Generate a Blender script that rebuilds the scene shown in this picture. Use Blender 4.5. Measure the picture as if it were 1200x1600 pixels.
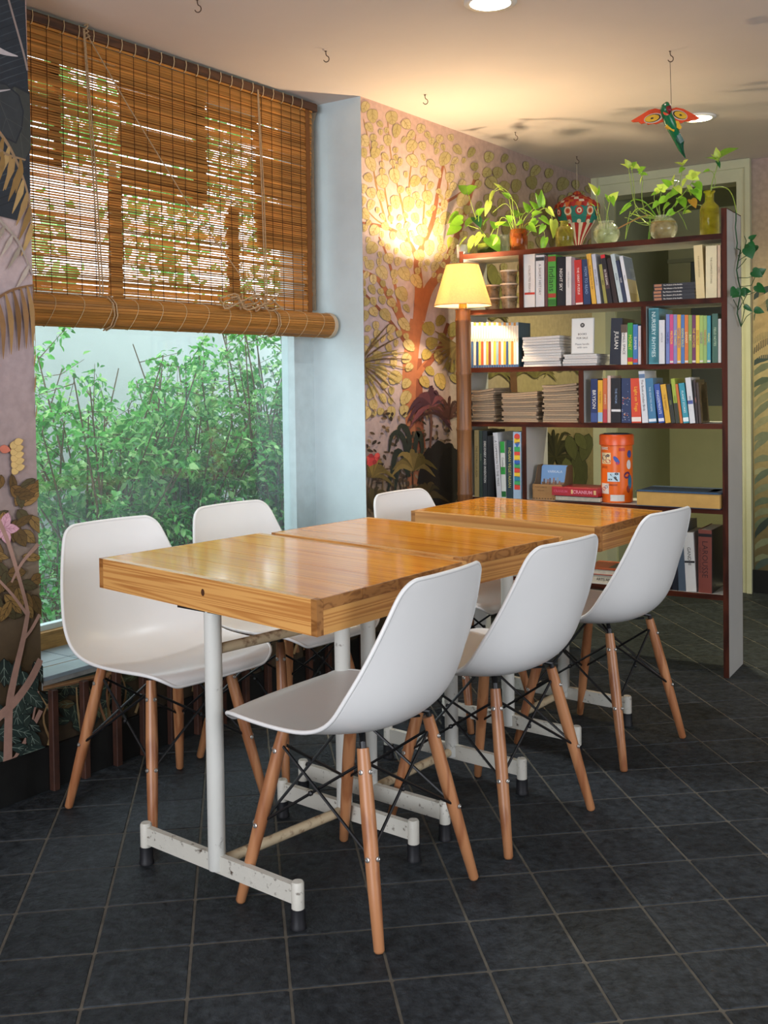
import bpy, bmesh, math, random
from math import sin, cos, pi, radians, atan2, hypot
from mathutils import Vector, Matrix, Euler
random.seed(7)
scene = bpy.context.scene
for o in list(bpy.data.objects):
    bpy.data.objects.remove(o)
COL = scene.collection

# ------------------------------------------------------------------ camera, world, light, exposure
CAM = Vector((0, 0, 1.19))
CR = Vector((0.8179467, 0.5751235, -0.0140067))
CU = Vector((-0.0035198, 0.0293494, 0.9995630))
CF = Vector((-0.5752832, 0.8175400, -0.0260305))
FPX, CY = 1652.75, 639.2
cd = bpy.data.cameras.new('camera')
cam = bpy.data.objects.new('camera', cd); COL.objects.link(cam)
cd.sensor_fit = 'AUTO'; cd.sensor_width = 36.0
cd.lens = FPX * 36.0 / 1600.0
cd.shift_x = 0.0
cd.shift_y = -(800.0 - CY) / 1600.0
cd.clip_start = 0.05; cd.clip_end = 200
cam.matrix_world = Matrix(((CR.x, CU.x, -CF.x, CAM.x), (CR.y, CU.y, -CF.y, CAM.y), (CR.z, CU.z, -CF.z, CAM.z), (0, 0, 0, 1)))
scene.camera = cam

world = bpy.data.worlds.new('sky'); scene.world = world
world.use_nodes = True
wn = world.node_tree.nodes; wl = world.node_tree.links
bg = wn['Background']
bg.inputs['Color'].default_value = (0.88, 0.94, 1.0, 1)
bg.inputs['Strength'].default_value = 4.8

scene.view_settings.view_transform = 'Standard'
scene.view_settings.look = 'None'
scene.view_settings.gamma = 1.0
scene.view_settings.use_curve_mapping = False
scene.view_settings.exposure = 0.0
scene.cycles.use_denoising = True
scene.cycles.max_bounces = 8
scene.cycles.transparent_max_bounces = 24
scene.cycles.sample_clamp_indirect = 6.0
scene.cycles.caustics_reflective = False
scene.cycles.caustics_refractive = False

def area(name, loc, target, sx, sy, power, col):
    l = bpy.data.lights.new(name, 'AREA'); l.shape = 'RECTANGLE'; l.size = sx; l.size_y = sy
    l.energy = power; l.color = col
    o = bpy.data.objects.new(name, l); COL.objects.link(o)
    o.location = loc
    o.rotation_euler = (Vector(target) - Vector(loc)).to_track_quat('-Z', 'Y').to_euler()
    return o
# daylight entering by the cafe's other openings: the street front behind the camera and the right-hand side
area('front_daylight', (-0.6, -2.3, 1.25), (-0.9, 3.0, 0.6), 2.6, 1.7, 165, (0.88, 0.91, 1.0))
area('side_daylight', (2.75, 2.2, 1.35), (-2.0, 2.6, 0.8), 2.4, 1.5, 92, (0.86, 0.90, 1.0))

# ------------------------------------------------------------------ helpers
def at(px, py, point, normal):
    """point where the sight line of photo pixel (px,py) meets a real plane"""
    d = CF + CR * ((px - 600) / FPX) - CU * ((py - CY) / FPX)
    p = Vector(point); n = Vector(normal)
    return CAM + d * ((p - CAM).dot(n) / d.dot(n))

def lin(c):
    if isinstance(c, str):
        c = c.lstrip('#'); c = [int(c[i:i + 2], 16) / 255 for i in (0, 2, 4)]
    return tuple((v / 12.92 if v <= 0.04045 else ((v + 0.055) / 1.055) ** 2.4) for v in c)

_mats = {}
def M(name, col=(0.5, 0.5, 0.5), rough=0.5, metal=0.0, trans=0.0, ior=1.45, spec=0.5, noise=None, bump=None,
      rand=0.0, vcol=False, emit=None, alpha=None, coords='Object', col2=None, coat=0.0, sss=0.0, stretch=None, translucent=None):
    if name in _mats: return _mats[name]
    m = bpy.data.materials.new(name); m.use_nodes = True
    nt = m.node_tree; N = nt.nodes; L = nt.links
    b = N['Principled BSDF']
    c = lin(col) if isinstance(col, str) else col
    b.inputs['Base Color'].default_value = (*c, 1)
    b.inputs['Roughness'].default_value = rough
    b.inputs['Metallic'].default_value = metal
    b.inputs['Transmission Weight'].default_value = trans
    b.inputs['IOR'].default_value = ior
    b.inputs['Specular IOR Level'].default_value = spec
    b.inputs['Coat Weight'].default_value = coat
    if emit:
        b.inputs['Emission Color'].default_value = (*lin(emit[0]), 1) if isinstance(emit[0], str) else (*emit[0], 1)
        b.inputs['Emission Strength'].default_value = emit[1]
    src = None
    if vcol:
        a = N.new('ShaderNodeVertexColor'); a.layer_name = 'col'; src = a.outputs['Color']
    tc = None
    def coord():
        nonlocal tc
        if tc is None:
            t = N.new('ShaderNodeTexCoord'); mp = N.new('ShaderNodeMapping'); L.new(t.outputs[coords], mp.inputs['Vector'])
            if stretch: mp.inputs['Scale'].default_value = stretch
            if rand:
                oi = N.new('ShaderNodeObjectInfo'); mu = N.new('ShaderNodeMath'); mu.operation = 'MULTIPLY'; mu.inputs[1].default_value = 37.0
                L.new(oi.outputs['Random'], mu.inputs[0]); cb = N.new('ShaderNodeCombineXYZ')
                L.new(mu.outputs[0], cb.inputs[0]); L.new(mu.outputs[0], cb.inputs[1]); L.new(mu.outputs[0], cb.inputs[2])
                L.new(cb.outputs[0], mp.inputs['Location'])
            tc = mp.outputs['Vector']
        return tc
    if noise:
        sc, lo, hi = noise
        n = N.new('ShaderNodeTexNoise'); n.inputs['Scale'].default_value = sc; n.inputs['Detail'].default_value = 5; n.inputs['Roughness'].default_value = 0.6
        L.new(coord(), n.inputs['Vector'])
        if col2 is not None:
            mr = N.new('ShaderNodeMapRange'); mr.inputs['From Min'].default_value = lo; mr.inputs['From Max'].default_value = hi
            L.new(n.outputs['Fac'], mr.inputs['Value'])
            mx = N.new('ShaderNodeMix'); mx.data_type = 'RGBA'
            L.new(mr.outputs[0], mx.inputs['Factor'])
            if src: L.new(src, mx.inputs[6])
            else: mx.inputs[6].default_value = (*c, 1)
            c2 = lin(col2) if isinstance(col2, str) else col2
            mx.inputs[7].default_value = (*c2, 1)
            src = mx.outputs[2]
        else:
            mr = N.new('ShaderNodeMapRange'); mr.inputs['From Min'].default_value = 0.3; mr.inputs['From Max'].default_value = 0.7
            mr.inputs['To Min'].default_value = lo; mr.inputs['To Max'].default_value = hi
            L.new(n.outputs['Fac'], mr.inputs['Value'])
            hs = N.new('ShaderNodeHueSaturation')
            if src: L.new(src, hs.inputs['Color'])
            else: hs.inputs['Color'].default_value = (*c, 1)
            L.new(mr.outputs[0], hs.inputs['Value']); src = hs.outputs['Color']
    if rand:
        oi = N.new('ShaderNodeObjectInfo'); mr = N.new('ShaderNodeMapRange')
        mr.inputs['To Min'].default_value = 1 - rand; mr.inputs['To Max'].default_value = 1 + rand
        L.new(oi.outputs['Random'], mr.inputs['Value']); hs = N.new('ShaderNodeHueSaturation')
        if src: L.new(src, hs.inputs['Color'])
        else: hs.inputs['Color'].default_value = (*c, 1)
        L.new(mr.outputs[0], hs.inputs['Value']); src = hs.outputs['Color']
    if src: L.new(src, b.inputs['Base Color'])
    if bump:
        n2 = N.new('ShaderNodeTexNoise'); n2.inputs['Scale'].default_value = bump[0]; n2.inputs['Detail'].default_value = 4
        L.new(coord(), n2.inputs['Vector'])
        bp = N.new('ShaderNodeBump'); bp.inputs['Strength'].default_value = bump[1]; bp.inputs['Distance'].default_value = 0.01
        L.new(n2.outputs['Fac'], bp.inputs['Height']); L.new(bp.outputs['Normal'], b.inputs['Normal'])
    if translucent:
        tr = N.new('ShaderNodeBsdfTranslucent'); mx = N.new('ShaderNodeMixShader'); mx.inputs[0].default_value = translucent
        if src: L.new(src, tr.inputs['Color'])
        else: tr.inputs['Color'].default_value = (*c, 1)
        L.new(b.outputs[0], mx.inputs[1]); L.new(tr.outputs[0], mx.inputs[2]); L.new(mx.outputs[0], N['Material Output'].inputs['Surface'])
    _mats[name] = m
    return m

def wood(name, base, dark, scale=(1, 14, 14), rough=0.25, coat=0.0, rings=6.0, spec=0.5):
    """grain runs along object X; every object gets its own stretch of board"""
    if name in _mats: return _mats[name]
    m = bpy.data.materials.new(name); m.use_nodes = True
    N = m.node_tree.nodes; L = m.node_tree.links; b = N['Principled BSDF']
    t = N.new('ShaderNodeTexCoord'); mp = N.new('ShaderNodeMapping'); L.new(t.outputs['Object'], mp.inputs['Vector'])
    mp.inputs['Scale'].default_value = scale
    oi = N.new('ShaderNodeObjectInfo'); mu = N.new('ShaderNodeMath'); mu.operation = 'MULTIPLY'; mu.inputs[1].default_value = 53.0
    L.new(oi.outputs['Random'], mu.inputs[0]); cb = N.new('ShaderNodeCombineXYZ')
    for k in range(3): L.new(mu.outputs[0], cb.inputs[k])
    L.new(cb.outputs[0], mp.inputs['Location'])
    n = N.new('ShaderNodeTexNoise'); n.inputs['Scale'].default_value = 1.0; n.inputs['Detail'].default_value = 2.0; n.inputs['Distortion'].default_value = 0.4
    L.new(mp.outputs[0], n.inputs['Vector'])
    m1 = N.new('ShaderNodeMath'); m1.operation = 'MULTIPLY'; m1.inputs[1].default_value = rings * 6.28
    L.new(n.outputs['Fac'], m1.inputs[0])
    sn = N.new('ShaderNodeMath'); sn.operation = 'SINE'; L.new(m1.outputs[0], sn.inputs[0])
    n3 = N.new('ShaderNodeTexNoise'); n3.inputs['Scale'].default_value = 6.0; n3.inputs['Detail'].default_value = 4.0
    L.new(mp.outputs[0], n3.inputs['Vector'])
    ad = N.new('ShaderNodeMath'); ad.operation = 'ADD'; L.new(sn.outputs[0], ad.inputs[0])
    m3 = N.new('ShaderNodeMath'); m3.operation = 'MULTIPLY'; m3.inputs[1].default_value = 1.6; L.new(n3.outputs['Fac'], m3.inputs[0]); L.new(m3.outputs[0], ad.inputs[1])
    mr = N.new('ShaderNodeMapRange'); mr.inputs['From Min'].default_value = 0.4; mr.inputs['From Max'].default_value = 2.0
    L.new(ad.outputs[0], mr.inputs['Value'])
    mx = N.new('ShaderNodeMix'); mx.data_type = 'RGBA'; L.new(mr.outputs[0], mx.inputs['Factor'])
    mx.inputs[6].default_value = (*lin(base), 1); mx.inputs[7].default_value = (*lin(dark), 1)
    hs = N.new('ShaderNodeHueSaturation'); mr2 = N.new('ShaderNodeMapRange'); mr2.inputs['To Min'].default_value = 0.88; mr2.inputs['To Max'].default_value = 1.1
    L.new(oi.outputs['Random'], mr2.inputs['Value']); L.new(mr2.outputs[0], hs.inputs['Value']); L.new(mx.outputs[2], hs.inputs['Color'])
    L.new(hs.outputs['Color'], b.inputs['Base Color'])
    b.inputs['Specular IOR Level'].default_value = spec; b.inputs['Roughness'].default_value = rough; b.inputs['Coat Weight'].default_value = coat; b.inputs['Coat Roughness'].default_value = 0.06
    _mats[name] = m
    return m

class MB:
    """mesh builder: collects shapes, then links them as ONE mesh object"""
    def __init__(s): s.v = []; s.f = []; s.c = []; s.mi = []; s.cur = None; s.m = 0
    def add(s, vs, fs, col=None):
        k = len(s.v); s.v += [tuple(v) for v in vs]
        for f in fs:
            s.f.append(tuple(i + k for i in f)); s.c.append(col if col is not None else s.cur); s.mi.append(s.m)
        return s
    def box(s, lo, hi, col=None, R=None, o=(0, 0, 0)):
        x0, y0, z0 = lo; x1, y1, z1 = hi
        vs = [(x0, y0, z0), (x1, y0, z0), (x1, y1, z0), (x0, y1, z0), (x0, y0, z1), (x1, y0, z1), (x1, y1, z1), (x0, y1, z1)]
        if R is not None: vs = [Vector(o) + R @ Vector(v) for v in vs]
        return s.add(vs, [(0, 3, 2, 1), (4, 5, 6, 7), (0, 1, 5, 4), (1, 2, 6, 5), (2, 3, 7, 6), (3, 0, 4, 7)], col)
    def rbox(s, lo, hi, b, col=None):
        """box with chamfered vertical and top edges"""
        x0, y0, z0 = lo; x1, y1, z1 = hi
        def ring(i, z): return [(x0 + b + i, y0 + i, z), (x1 - b - i, y0 + i, z), (x1 - i, y0 + b + i, z), (x1 - i, y1 - b - i, z), (x1 - b - i, y1 - i, z), (x0 + b + i, y1 - i, z), (x0 + i, y1 - b - i, z), (x0 + i, y0 + b + i, z)]
        vs = ring(0, z0) + ring(0, z1 - b) + ring(b * 0.7, z1)
        fs = [tuple(range(7, -1, -1)), tuple(range(16, 24))]
        for k in (0, 8):
            for i in range(8): fs.append((k + i, k + (i + 1) % 8, k + 8 + (i + 1) % 8, k + 8 + i))
        return s.add(vs, fs, col)
    def quad_prism(s, bot, top, col=None):
        n = len(bot)
        return s.add(list(bot) + list(top), [tuple(range(n - 1, -1, -1)), tuple(range(n, 2 * n))] + [(i, (i + 1) % n, n + (i + 1) % n, n + i) for i in range(n)], col)
    def tube(s, pts, r, n=8, cap=True, col=None):
        pts = [Vector(p) for p in pts]; k = len(pts)
        rs = r if isinstance(r, (list, tuple)) else [r] * k
        vs = []; fs = []; up = None
        for i, p in enumerate(pts):
            d = (pts[min(i + 1, k - 1)] - pts[max(i - 1, 0)])
            d = d.normalized() if d.length > 1e-9 else Vector((0, 0, 1))
            if up is None:
                up = d.orthogonal().normalized()
            else:
                up = (up - d * up.dot(d)); up = up.normalized() if up.length > 1e-6 else d.orthogonal().normalized()
            q = d.cross(up)
            for j in range(n):
                a = 2 * pi * j / n; vs.append(p + (up * cos(a) + q * sin(a)) * rs[i])
        for i in range(k - 1):
            for j in range(n): fs.append((i * n + j, i * n + (j + 1) % n, (i + 1) * n + (j + 1) % n, (i + 1) * n + j))
        if cap: fs += [tuple(range(n - 1, -1, -1)), tuple(range((k - 1) * n, k * n))]
        return s.add(vs, fs, col)
    def lathe(s, prof, n=20, o=(0, 0, 0), axis=None, cols=None, ang0=0, cap=True):
        """prof: (radius, height) list, bottom to top"""
        o = Vector(o); ax = Vector(axis).normalized() if axis else Vector((0, 0, 1))
        R = ax.to_track_quat('Z', 'Y').to_matrix() if axis else Matrix.Identity(3)
        vs = []
        for (r_, h) in prof:
            for j in range(n): a = 2 * pi * j / n + ang0; vs.append(o + R @ Vector((r_ * cos(a), r_ * sin(a), h)))
        k0 = len(s.v); s.v += [tuple(v) for v in vs]
        for i in range(len(prof) - 1):
            for j in range(n):
                s.f.append((k0 + i * n + j, k0 + i * n + (j + 1) % n, k0 + (i + 1) * n + (j + 1) % n, k0 + (i + 1) * n + j))
                s.c.append(cols(i, j) if cols else s.cur); s.mi.append(s.m)
        if cap and prof[0][0] > 1e-6: s.f.append(tuple(k0 + j for j in range(n - 1, -1, -1))); s.c.append(cols(0, 0) if cols else s.cur); s.mi.append(s.m)
        if cap and prof[-1][0] > 1e-6: s.f.append(tuple(k0 + (len(prof) - 1) * n + j for j in range(n))); s.c.append(cols(len(prof) - 2, 0) if cols else s.cur); s.mi.append(s.m)
        return s
    def mesh(s, name):
        me = bpy.data.meshes.new(name); me.from_pydata(s.v, [], s.f); 
        if any(c is not None for c in s.c):
            a = me.color_attributes.new('col', 'FLOAT_COLOR', 'CORNER'); buf = []
            for f, c in zip(s.f, s.c):
                c = c or (0.5, 0.5, 0.5); buf += [c[0], c[1], c[2], 1.0] * len(f)
            a.data.foreach_set('color', buf)
        if any(s.mi): me.polygons.foreach_set('material_index', s.mi)
        me.update(); return me
    def build(s, name, mat, parent=None, loc=None, smooth=False):
        me = s.mesh(name)
        for m in (mat if isinstance(mat, (list, tuple)) else [mat]): me.materials.append(m)
        if smooth: me.polygons.foreach_set('use_smooth', [True] * len(me.polygons))
        return link(name, me, parent, loc)

def link(name, me, parent=None, loc=None):
    o = bpy.data.objects.new(name, me); COL.objects.link(o)
    if parent is not None: o.parent = parent
    if loc is not None: o.location = loc
    return o
def autosmooth(o, ang=35):
    """smooth shading with sharp edges kept"""
    bm = bmesh.new(); bm.from_mesh(o.data); a = radians(ang)
    for f in bm.faces: f.smooth = True
    for e in bm.edges:
        if len(e.link_faces) == 2 and e.calc_face_angle(0) > a: e.smooth = False
    bm.to_mesh(o.data); bm.free(); return o
def empty(name, loc=(0, 0, 0), rot=(0, 0, 0)):
    o = bpy.data.objects.new(name, None); COL.objects.link(o); o.location = loc; o.rotation_euler = rot; o.empty_display_size = 0.05
    return o
def tag(o, label=None, cat=None, group=None, kind=None):
    if label: o['label'] = label
    if cat: o['category'] = cat
    if group: o['group'] = group
    if kind: o['kind'] = kind
    return o
def copy_tree(o, parent=None):
    c = o.copy(); COL.objects.link(c)
    if parent is not None: c.parent = parent
    for ch in o.children: copy_tree(ch, c)
    return c

def text_mesh(body, w=None, h=None, align='CENTER', bold=0.0, space=1.0):
    """flat lettering, centred on the origin in XY, scaled to fit w x h"""
    c = bpy.data.curves.new('lettering', 'FONT'); c.body = body; c.resolution_u = 2; c.align_x = align; c.offset = bold; c.space_line = 0.9; c.space_character = space
    o = bpy.data.objects.new('lettering', c); me = bpy.data.meshes.new_from_object(o)
    bpy.data.objects.remove(o); bpy.data.curves.remove(c)
    xs = [v.co.x for v in me.vertices]; ys = [v.co.y for v in me.vertices]
    if not xs: return me
    x0, x1, y0, y1 = min(xs), max(xs), min(ys), max(ys)
    k = 1e9
    if w: k = min(k, w / (x1 - x0))
    if h: k = min(k, h / (y1 - y0))
    for v in me.vertices: v.co = ((v.co.x - (x0 + x1) / 2) * k, (v.co.y - (y0 + y1) / 2) * k, 0)
    return me
_tg = {}
def tint_glass(name, col, body=0.25, rough=0.03):
    """thin tinted glass or tinted water: see-through, with some colour of its own and a gloss"""
    if name in _mats: return _mats[name]
    m = bpy.data.materials.new(name); m.use_nodes = True; N = m.node_tree.nodes; L = m.node_tree.links
    N.remove(N['Principled BSDF']); c = lin(col)
    t = N.new('ShaderNodeBsdfTransparent'); t.inputs[0].default_value = (*c, 1)
    d = N.new('ShaderNodeBsdfTranslucent'); d.inputs[0].default_value = (*c, 1)
    d2 = N.new('ShaderNodeBsdfDiffuse'); d2.inputs[0].default_value = (*c, 1)
    g = N.new('ShaderNodeBsdfGlossy'); g.inputs['Roughness'].default_value = rough
    lw = N.new('ShaderNodeLayerWeight'); lw.inputs[0].default_value = 0.35
    mp = N.new('ShaderNodeMapRange'); mp.inputs['To Min'].default_value = 0.05; mp.inputs['To Max'].default_value = 0.7; L.new(lw.outputs['Facing'], mp.inputs['Value'])
    pw = N.new('ShaderNodeMath'); pw.operation = 'POWER'; pw.inputs[1].default_value = 1.6; L.new(mp.outputs[0], pw.inputs[0])
    tx = N.new('ShaderNodeTexNoise'); tx.inputs['Scale'].default_value = 40; tc = N.new('ShaderNodeTexCoord'); L.new(tc.outputs['Object'], tx.inputs['Vector'])
    mr = N.new('ShaderNodeMapRange'); mr.inputs['From Min'].default_value = 0.3; mr.inputs['From Max'].default_value = 0.7; mr.inputs['To Min'].default_value = body * 0.5; mr.inputs['To Max'].default_value = body * 1.5; L.new(tx.outputs['Fac'], mr.inputs['Value'])
    a = N.new('ShaderNodeMixShader'); a.inputs[0].default_value = 0.5; L.new(d.outputs[0], a.inputs[1]); L.new(d2.outputs[0], a.inputs[2])
    b = N.new('ShaderNodeMixShader'); L.new(mr.outputs[0], b.inputs[0]); L.new(t.outputs[0], b.inputs[1]); L.new(a.outputs[0], b.inputs[2])
    e = N.new('ShaderNodeMixShader'); L.new(pw.outputs[0], e.inputs[0]); L.new(b.outputs[0], e.inputs[1]); L.new(g.outputs[0], e.inputs[2])
    L.new(e.outputs[0], N['Material Output'].inputs['Surface']); _mats[name] = m; return m
_tm = {}
def text(name, body, mat, parent, w=None, h=None, R=None, loc=(0, 0, 0), bold=0.0, stretch=None):
    key = (body, w, h, bold)
    if key not in _tm: _tm[key] = text_mesh(body, w, h, bold=bold)
    me = _tm[key].copy(); me.materials.append(mat)
    o = link(name, me, parent); mt = (R.to_4x4() if R is not None else Matrix.Identity(4)); mt.translation = Vector(loc)
    o.matrix_local = mt
    return o
# lettering frames: columns are (text right, text up, out of face)
FRONT = Matrix(((1, 0, 0), (0, 0, -1), (0, 1, 0)))         # reads along +x on a face looking to -y
DOWN = Matrix(((0, 1, 0), (0, 0, -1), (-1, 0, 0)))         # spine lettering: runs downward, on a face looking to -y
# ------------------------------------------------------------------ the setting
WX = -2.61            # painted wall plane
CZ = 2.375            # ceiling
YB = 5.92             # back wall plane
YL, YR = 1.94, 3.57   # window opening
def struct(o): o['kind'] = 'structure'; return o

mural_ground = M('mural_ground', '#c3b2a8', rough=0.75, noise=(5.0, 0.86, 1.1), coords='Generated', stretch=(1, 3, 2))
def mural_wall_material():
    m = bpy.data.materials.new('mural_paper'); m.use_nodes = True
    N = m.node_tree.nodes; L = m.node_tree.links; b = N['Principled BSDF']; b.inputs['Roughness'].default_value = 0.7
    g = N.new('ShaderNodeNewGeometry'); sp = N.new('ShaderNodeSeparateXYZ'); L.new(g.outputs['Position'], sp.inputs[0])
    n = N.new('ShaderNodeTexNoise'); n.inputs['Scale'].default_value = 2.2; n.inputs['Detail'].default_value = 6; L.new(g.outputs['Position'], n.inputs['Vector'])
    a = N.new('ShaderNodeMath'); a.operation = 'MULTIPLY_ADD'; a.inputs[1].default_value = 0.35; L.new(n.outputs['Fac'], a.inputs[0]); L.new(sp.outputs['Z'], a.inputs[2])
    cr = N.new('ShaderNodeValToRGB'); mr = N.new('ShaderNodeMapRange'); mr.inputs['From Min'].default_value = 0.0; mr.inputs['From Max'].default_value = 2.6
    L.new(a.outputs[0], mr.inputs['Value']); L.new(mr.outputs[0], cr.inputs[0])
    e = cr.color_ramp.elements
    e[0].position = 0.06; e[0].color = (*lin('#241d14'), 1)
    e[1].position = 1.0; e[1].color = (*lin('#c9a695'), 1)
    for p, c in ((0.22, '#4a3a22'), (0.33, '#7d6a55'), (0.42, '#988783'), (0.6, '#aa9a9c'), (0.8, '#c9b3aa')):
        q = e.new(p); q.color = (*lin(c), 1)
    # olive tint farther along the wall: cast of the light, put into the colour
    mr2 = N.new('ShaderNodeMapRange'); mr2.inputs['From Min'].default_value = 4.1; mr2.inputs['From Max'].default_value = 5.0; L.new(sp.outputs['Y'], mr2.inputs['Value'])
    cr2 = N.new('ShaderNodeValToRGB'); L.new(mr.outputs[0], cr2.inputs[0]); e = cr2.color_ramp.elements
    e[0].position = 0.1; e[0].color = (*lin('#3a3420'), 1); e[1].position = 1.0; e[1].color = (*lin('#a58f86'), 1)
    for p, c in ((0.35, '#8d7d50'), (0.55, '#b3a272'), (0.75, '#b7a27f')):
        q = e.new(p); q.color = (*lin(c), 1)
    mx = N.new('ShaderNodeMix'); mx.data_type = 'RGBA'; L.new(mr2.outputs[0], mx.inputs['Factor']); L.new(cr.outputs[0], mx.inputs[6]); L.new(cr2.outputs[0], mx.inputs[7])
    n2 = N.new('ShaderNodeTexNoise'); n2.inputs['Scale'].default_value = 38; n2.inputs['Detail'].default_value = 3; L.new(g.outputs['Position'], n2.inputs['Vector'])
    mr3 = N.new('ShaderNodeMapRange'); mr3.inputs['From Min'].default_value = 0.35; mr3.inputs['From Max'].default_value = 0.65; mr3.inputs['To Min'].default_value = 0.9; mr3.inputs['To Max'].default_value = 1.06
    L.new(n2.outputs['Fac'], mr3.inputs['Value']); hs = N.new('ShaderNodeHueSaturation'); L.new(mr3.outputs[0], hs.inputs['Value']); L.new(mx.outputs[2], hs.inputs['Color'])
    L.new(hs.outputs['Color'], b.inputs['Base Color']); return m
mural_mat = mural_wall_material()
reveal_mat = M('pale_blue_paint', '#c6d4d6', rough=0.6, noise=(9, 0.95, 1.04), bump=(30, 0.06))
white_wall = M('white_plaster', '#c9c4ba', rough=0.8, noise=(3, 0.95, 1.05))
ceil_mat = M('ceiling_paint', '#ddd3cb', rough=0.85, noise=(1.5, 0.96, 1.04), bump=(60, 0.03))
base_mat = M('black_baseboard_paint', '#131413', rough=0.45, noise=(14, 0.7, 1.4))

w = MB()
w.m = 0; wall_boxes = [((WX - 0.29, -2.5, 0), (WX, YL, CZ + 0.04)), ((WX - 0.29, YR, 0), (WX, 7.4, CZ + 0.04)), ((WX - 0.29, YL, 0), (WX, YR, 0.296))]
for lo, hi in wall_boxes:
    k = len(w.f); w.box(lo, hi)
    for i in range(k, len(w.f)): w.mi[i] = 1
    w.mi[k + 3] = 0
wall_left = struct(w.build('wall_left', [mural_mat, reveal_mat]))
struct(MB().box((WX - 0.6, -2.6, CZ), (3.0, YB + 0.02, CZ + 0.12)).build('ceiling', ceil_mat))
struct(MB().box((2.85, -2.6, 0), (3.0, YB, CZ)).build('wall_right', white_wall))
struct(MB().box((WX, -2.6, 0), (3.0, -2.45, CZ)).build('wall_front', white_wall))
# back wall right of the doorway: mural paper too, with black skirting
DX1 = -1.70
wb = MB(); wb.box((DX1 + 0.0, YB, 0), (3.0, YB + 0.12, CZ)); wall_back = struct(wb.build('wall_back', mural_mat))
struct(MB().box((WX, -2.45, 0), (WX + 0.012, 4.4, 0.128)).box((WX, 4.4, 0), (WX + 0.012, YB - 0.06, 0.128)).build('baseboard_left', base_mat))
struct(MB().box((DX1 + 0.012, YB - 0.014, 0), (3.0, YB, 0.125)).build('baseboard_back', base_mat))

# ---- doorway in the back wall: pale green frame, alcove behind with an olive door and dark glass
frame_paint = M('cream_green_gloss', '#c3c4a2', rough=0.4, noise=(12, 0.96, 1.03))
olive = M('olive_paint', '#b6b78a', rough=0.5, noise=(4, 0.94, 1.04))
olive_dark = M('olive_grey_paint', '#9c9e7c', rough=0.55, noise=(4, 0.94, 1.04))
door = MB(); XL = -2.525
door.box((WX + 0.001, YB - 0.05, 0), (XL, YB + 0.10, CZ)).box((DX1 - 0.055, YB - 0.05, 0), (DX1 + 0.012, YB + 0.10, CZ)).box((XL, YB - 0.05, 2.255), (DX1 - 0.055, YB + 0.10, CZ))
door.box((XL - 0.03, YB - 0.062, 2.325), (DX1 + 0.02, YB - 0.05, CZ - 0.004)).box((DX1 - 0.006, YB - 0.062, 0), (DX1 + 0.02, YB - 0.05, 2.325))
door_1 = struct(door.build('door_1', frame_paint))
AY = 6.9
struct(MB().box((XL - 0.06, YB + 0.10, 0), (XL + 0.01, AY, 2.40)).build('wall_alcove', olive_dark))
struct(MB().box((DX1 - 0.06, YB + 0.12, 0), (DX1 - 0.0, AY, 2.40)).build('wall_alcove_right', olive_dark))
struct(MB().box((XL - 0.06, YB + 0.10, 2.29), (DX1, AY + 0.1, 2.40)).build('ceiling_alcove', olive_dark))
d2 = MB().box((XL, AY, 0), (DX1, AY + 0.05, 1.0)).box((XL, AY, 1.0), (XL + 0.16, AY + 0.05, 1.95)).box((DX1 - 0.1, AY, 1.0), (DX1, AY + 0.05, 1.95)).box((XL, AY, 1.95), (DX1, AY + 0.05, 2.3))
door_2 = struct(d2.build('door_2', olive))
MB().box((XL + 0.16, AY + 0.015, 1.0), (DX1 - 0.1, AY + 0.03, 1.95)).build('dark_pane', M('dark_glass', '#6c7370', rough=0.15), door_2)
MB().box((XL + 0.005, AY - 0.02, 1.95), (DX1 - 0.005, AY, 1.975)).build('ledge', olive_dark, door_2)

# ---- floor: slate tiles laid at an angle, each a piece of its own
TO = Vector((-0.62029, 1.95876, 0)); TA = 0.7508427; TS = 0.19992
grout = M('grout', '#5a564c', rough=0.9, noise=(25, 0.7, 1.25))
slate = M('slate_tile', '#292d30', rough=0.55, noise=(42, 0.45, 1.7), bump=(70, 0.4), rand=0.2, spec=0.16)
floor = struct(MB().box((WX - 0.28, -2.5, -0.1), (3.0, 7.4, -0.0022)).build('floor', grout))
g = 0.0022
tb = MB().rbox((-TS / 2 + g, -TS / 2 + g, -0.012), (TS / 2 - g, TS / 2 - g, 0.0), 0.003)
tile_me = tb.mesh('tile'); tile_me.materials.append(slate)
U = Vector((cos(TA), sin(TA), 0)); V = Vector((-sin(TA), cos(TA), 0))
spots = []
for i in range(-22, 24):
    for j in range(-22, 40):
        c = TO + U * ((i + 0.5) * TS) + V * ((j + 0.5) * TS)
        if c.x < WX - 0.125 or c.x > 2.9 or c.y < -2.4 or c.y > 6.9: continue
        if c.y > YB - 0.05 and (c.x < XL or c.x > DX1): continue
        d = c - CAM; z = d.dot(CF); vis = False
        if z > 0.3:
            px = 600 + FPX * d.dot(CR) / z; py = CY - FPX * d.dot(CU) / z
            vis = -60 < px < 1260 and py < 1680
        spots.append((not vis, d.length, c))
spots.sort(key=lambda s: (s[0], s[1]))
rt = random.Random(3)
rest = MB()
for k, (_, _, c) in enumerate(spots):
    dz = rt.uniform(-0.0008, 0.0)
    if k < 300:
        t = link('tile', tile_me, floor, (c.x, c.y, dz)); t.rotation_euler = (rt.uniform(-0.002, 0.002), rt.uniform(-0.002, 0.002), TA + rt.choice((0, pi / 2, pi, -pi / 2)))
    else:
        R = Matrix.Rotation(TA, 3, 'Z'); rest.add([R @ Vector(v) + Vector((c.x, c.y, dz)) for v in tb.v], tb.f)
tag(rest.build('far_tiles', slate, floor), kind='stuff')

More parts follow.
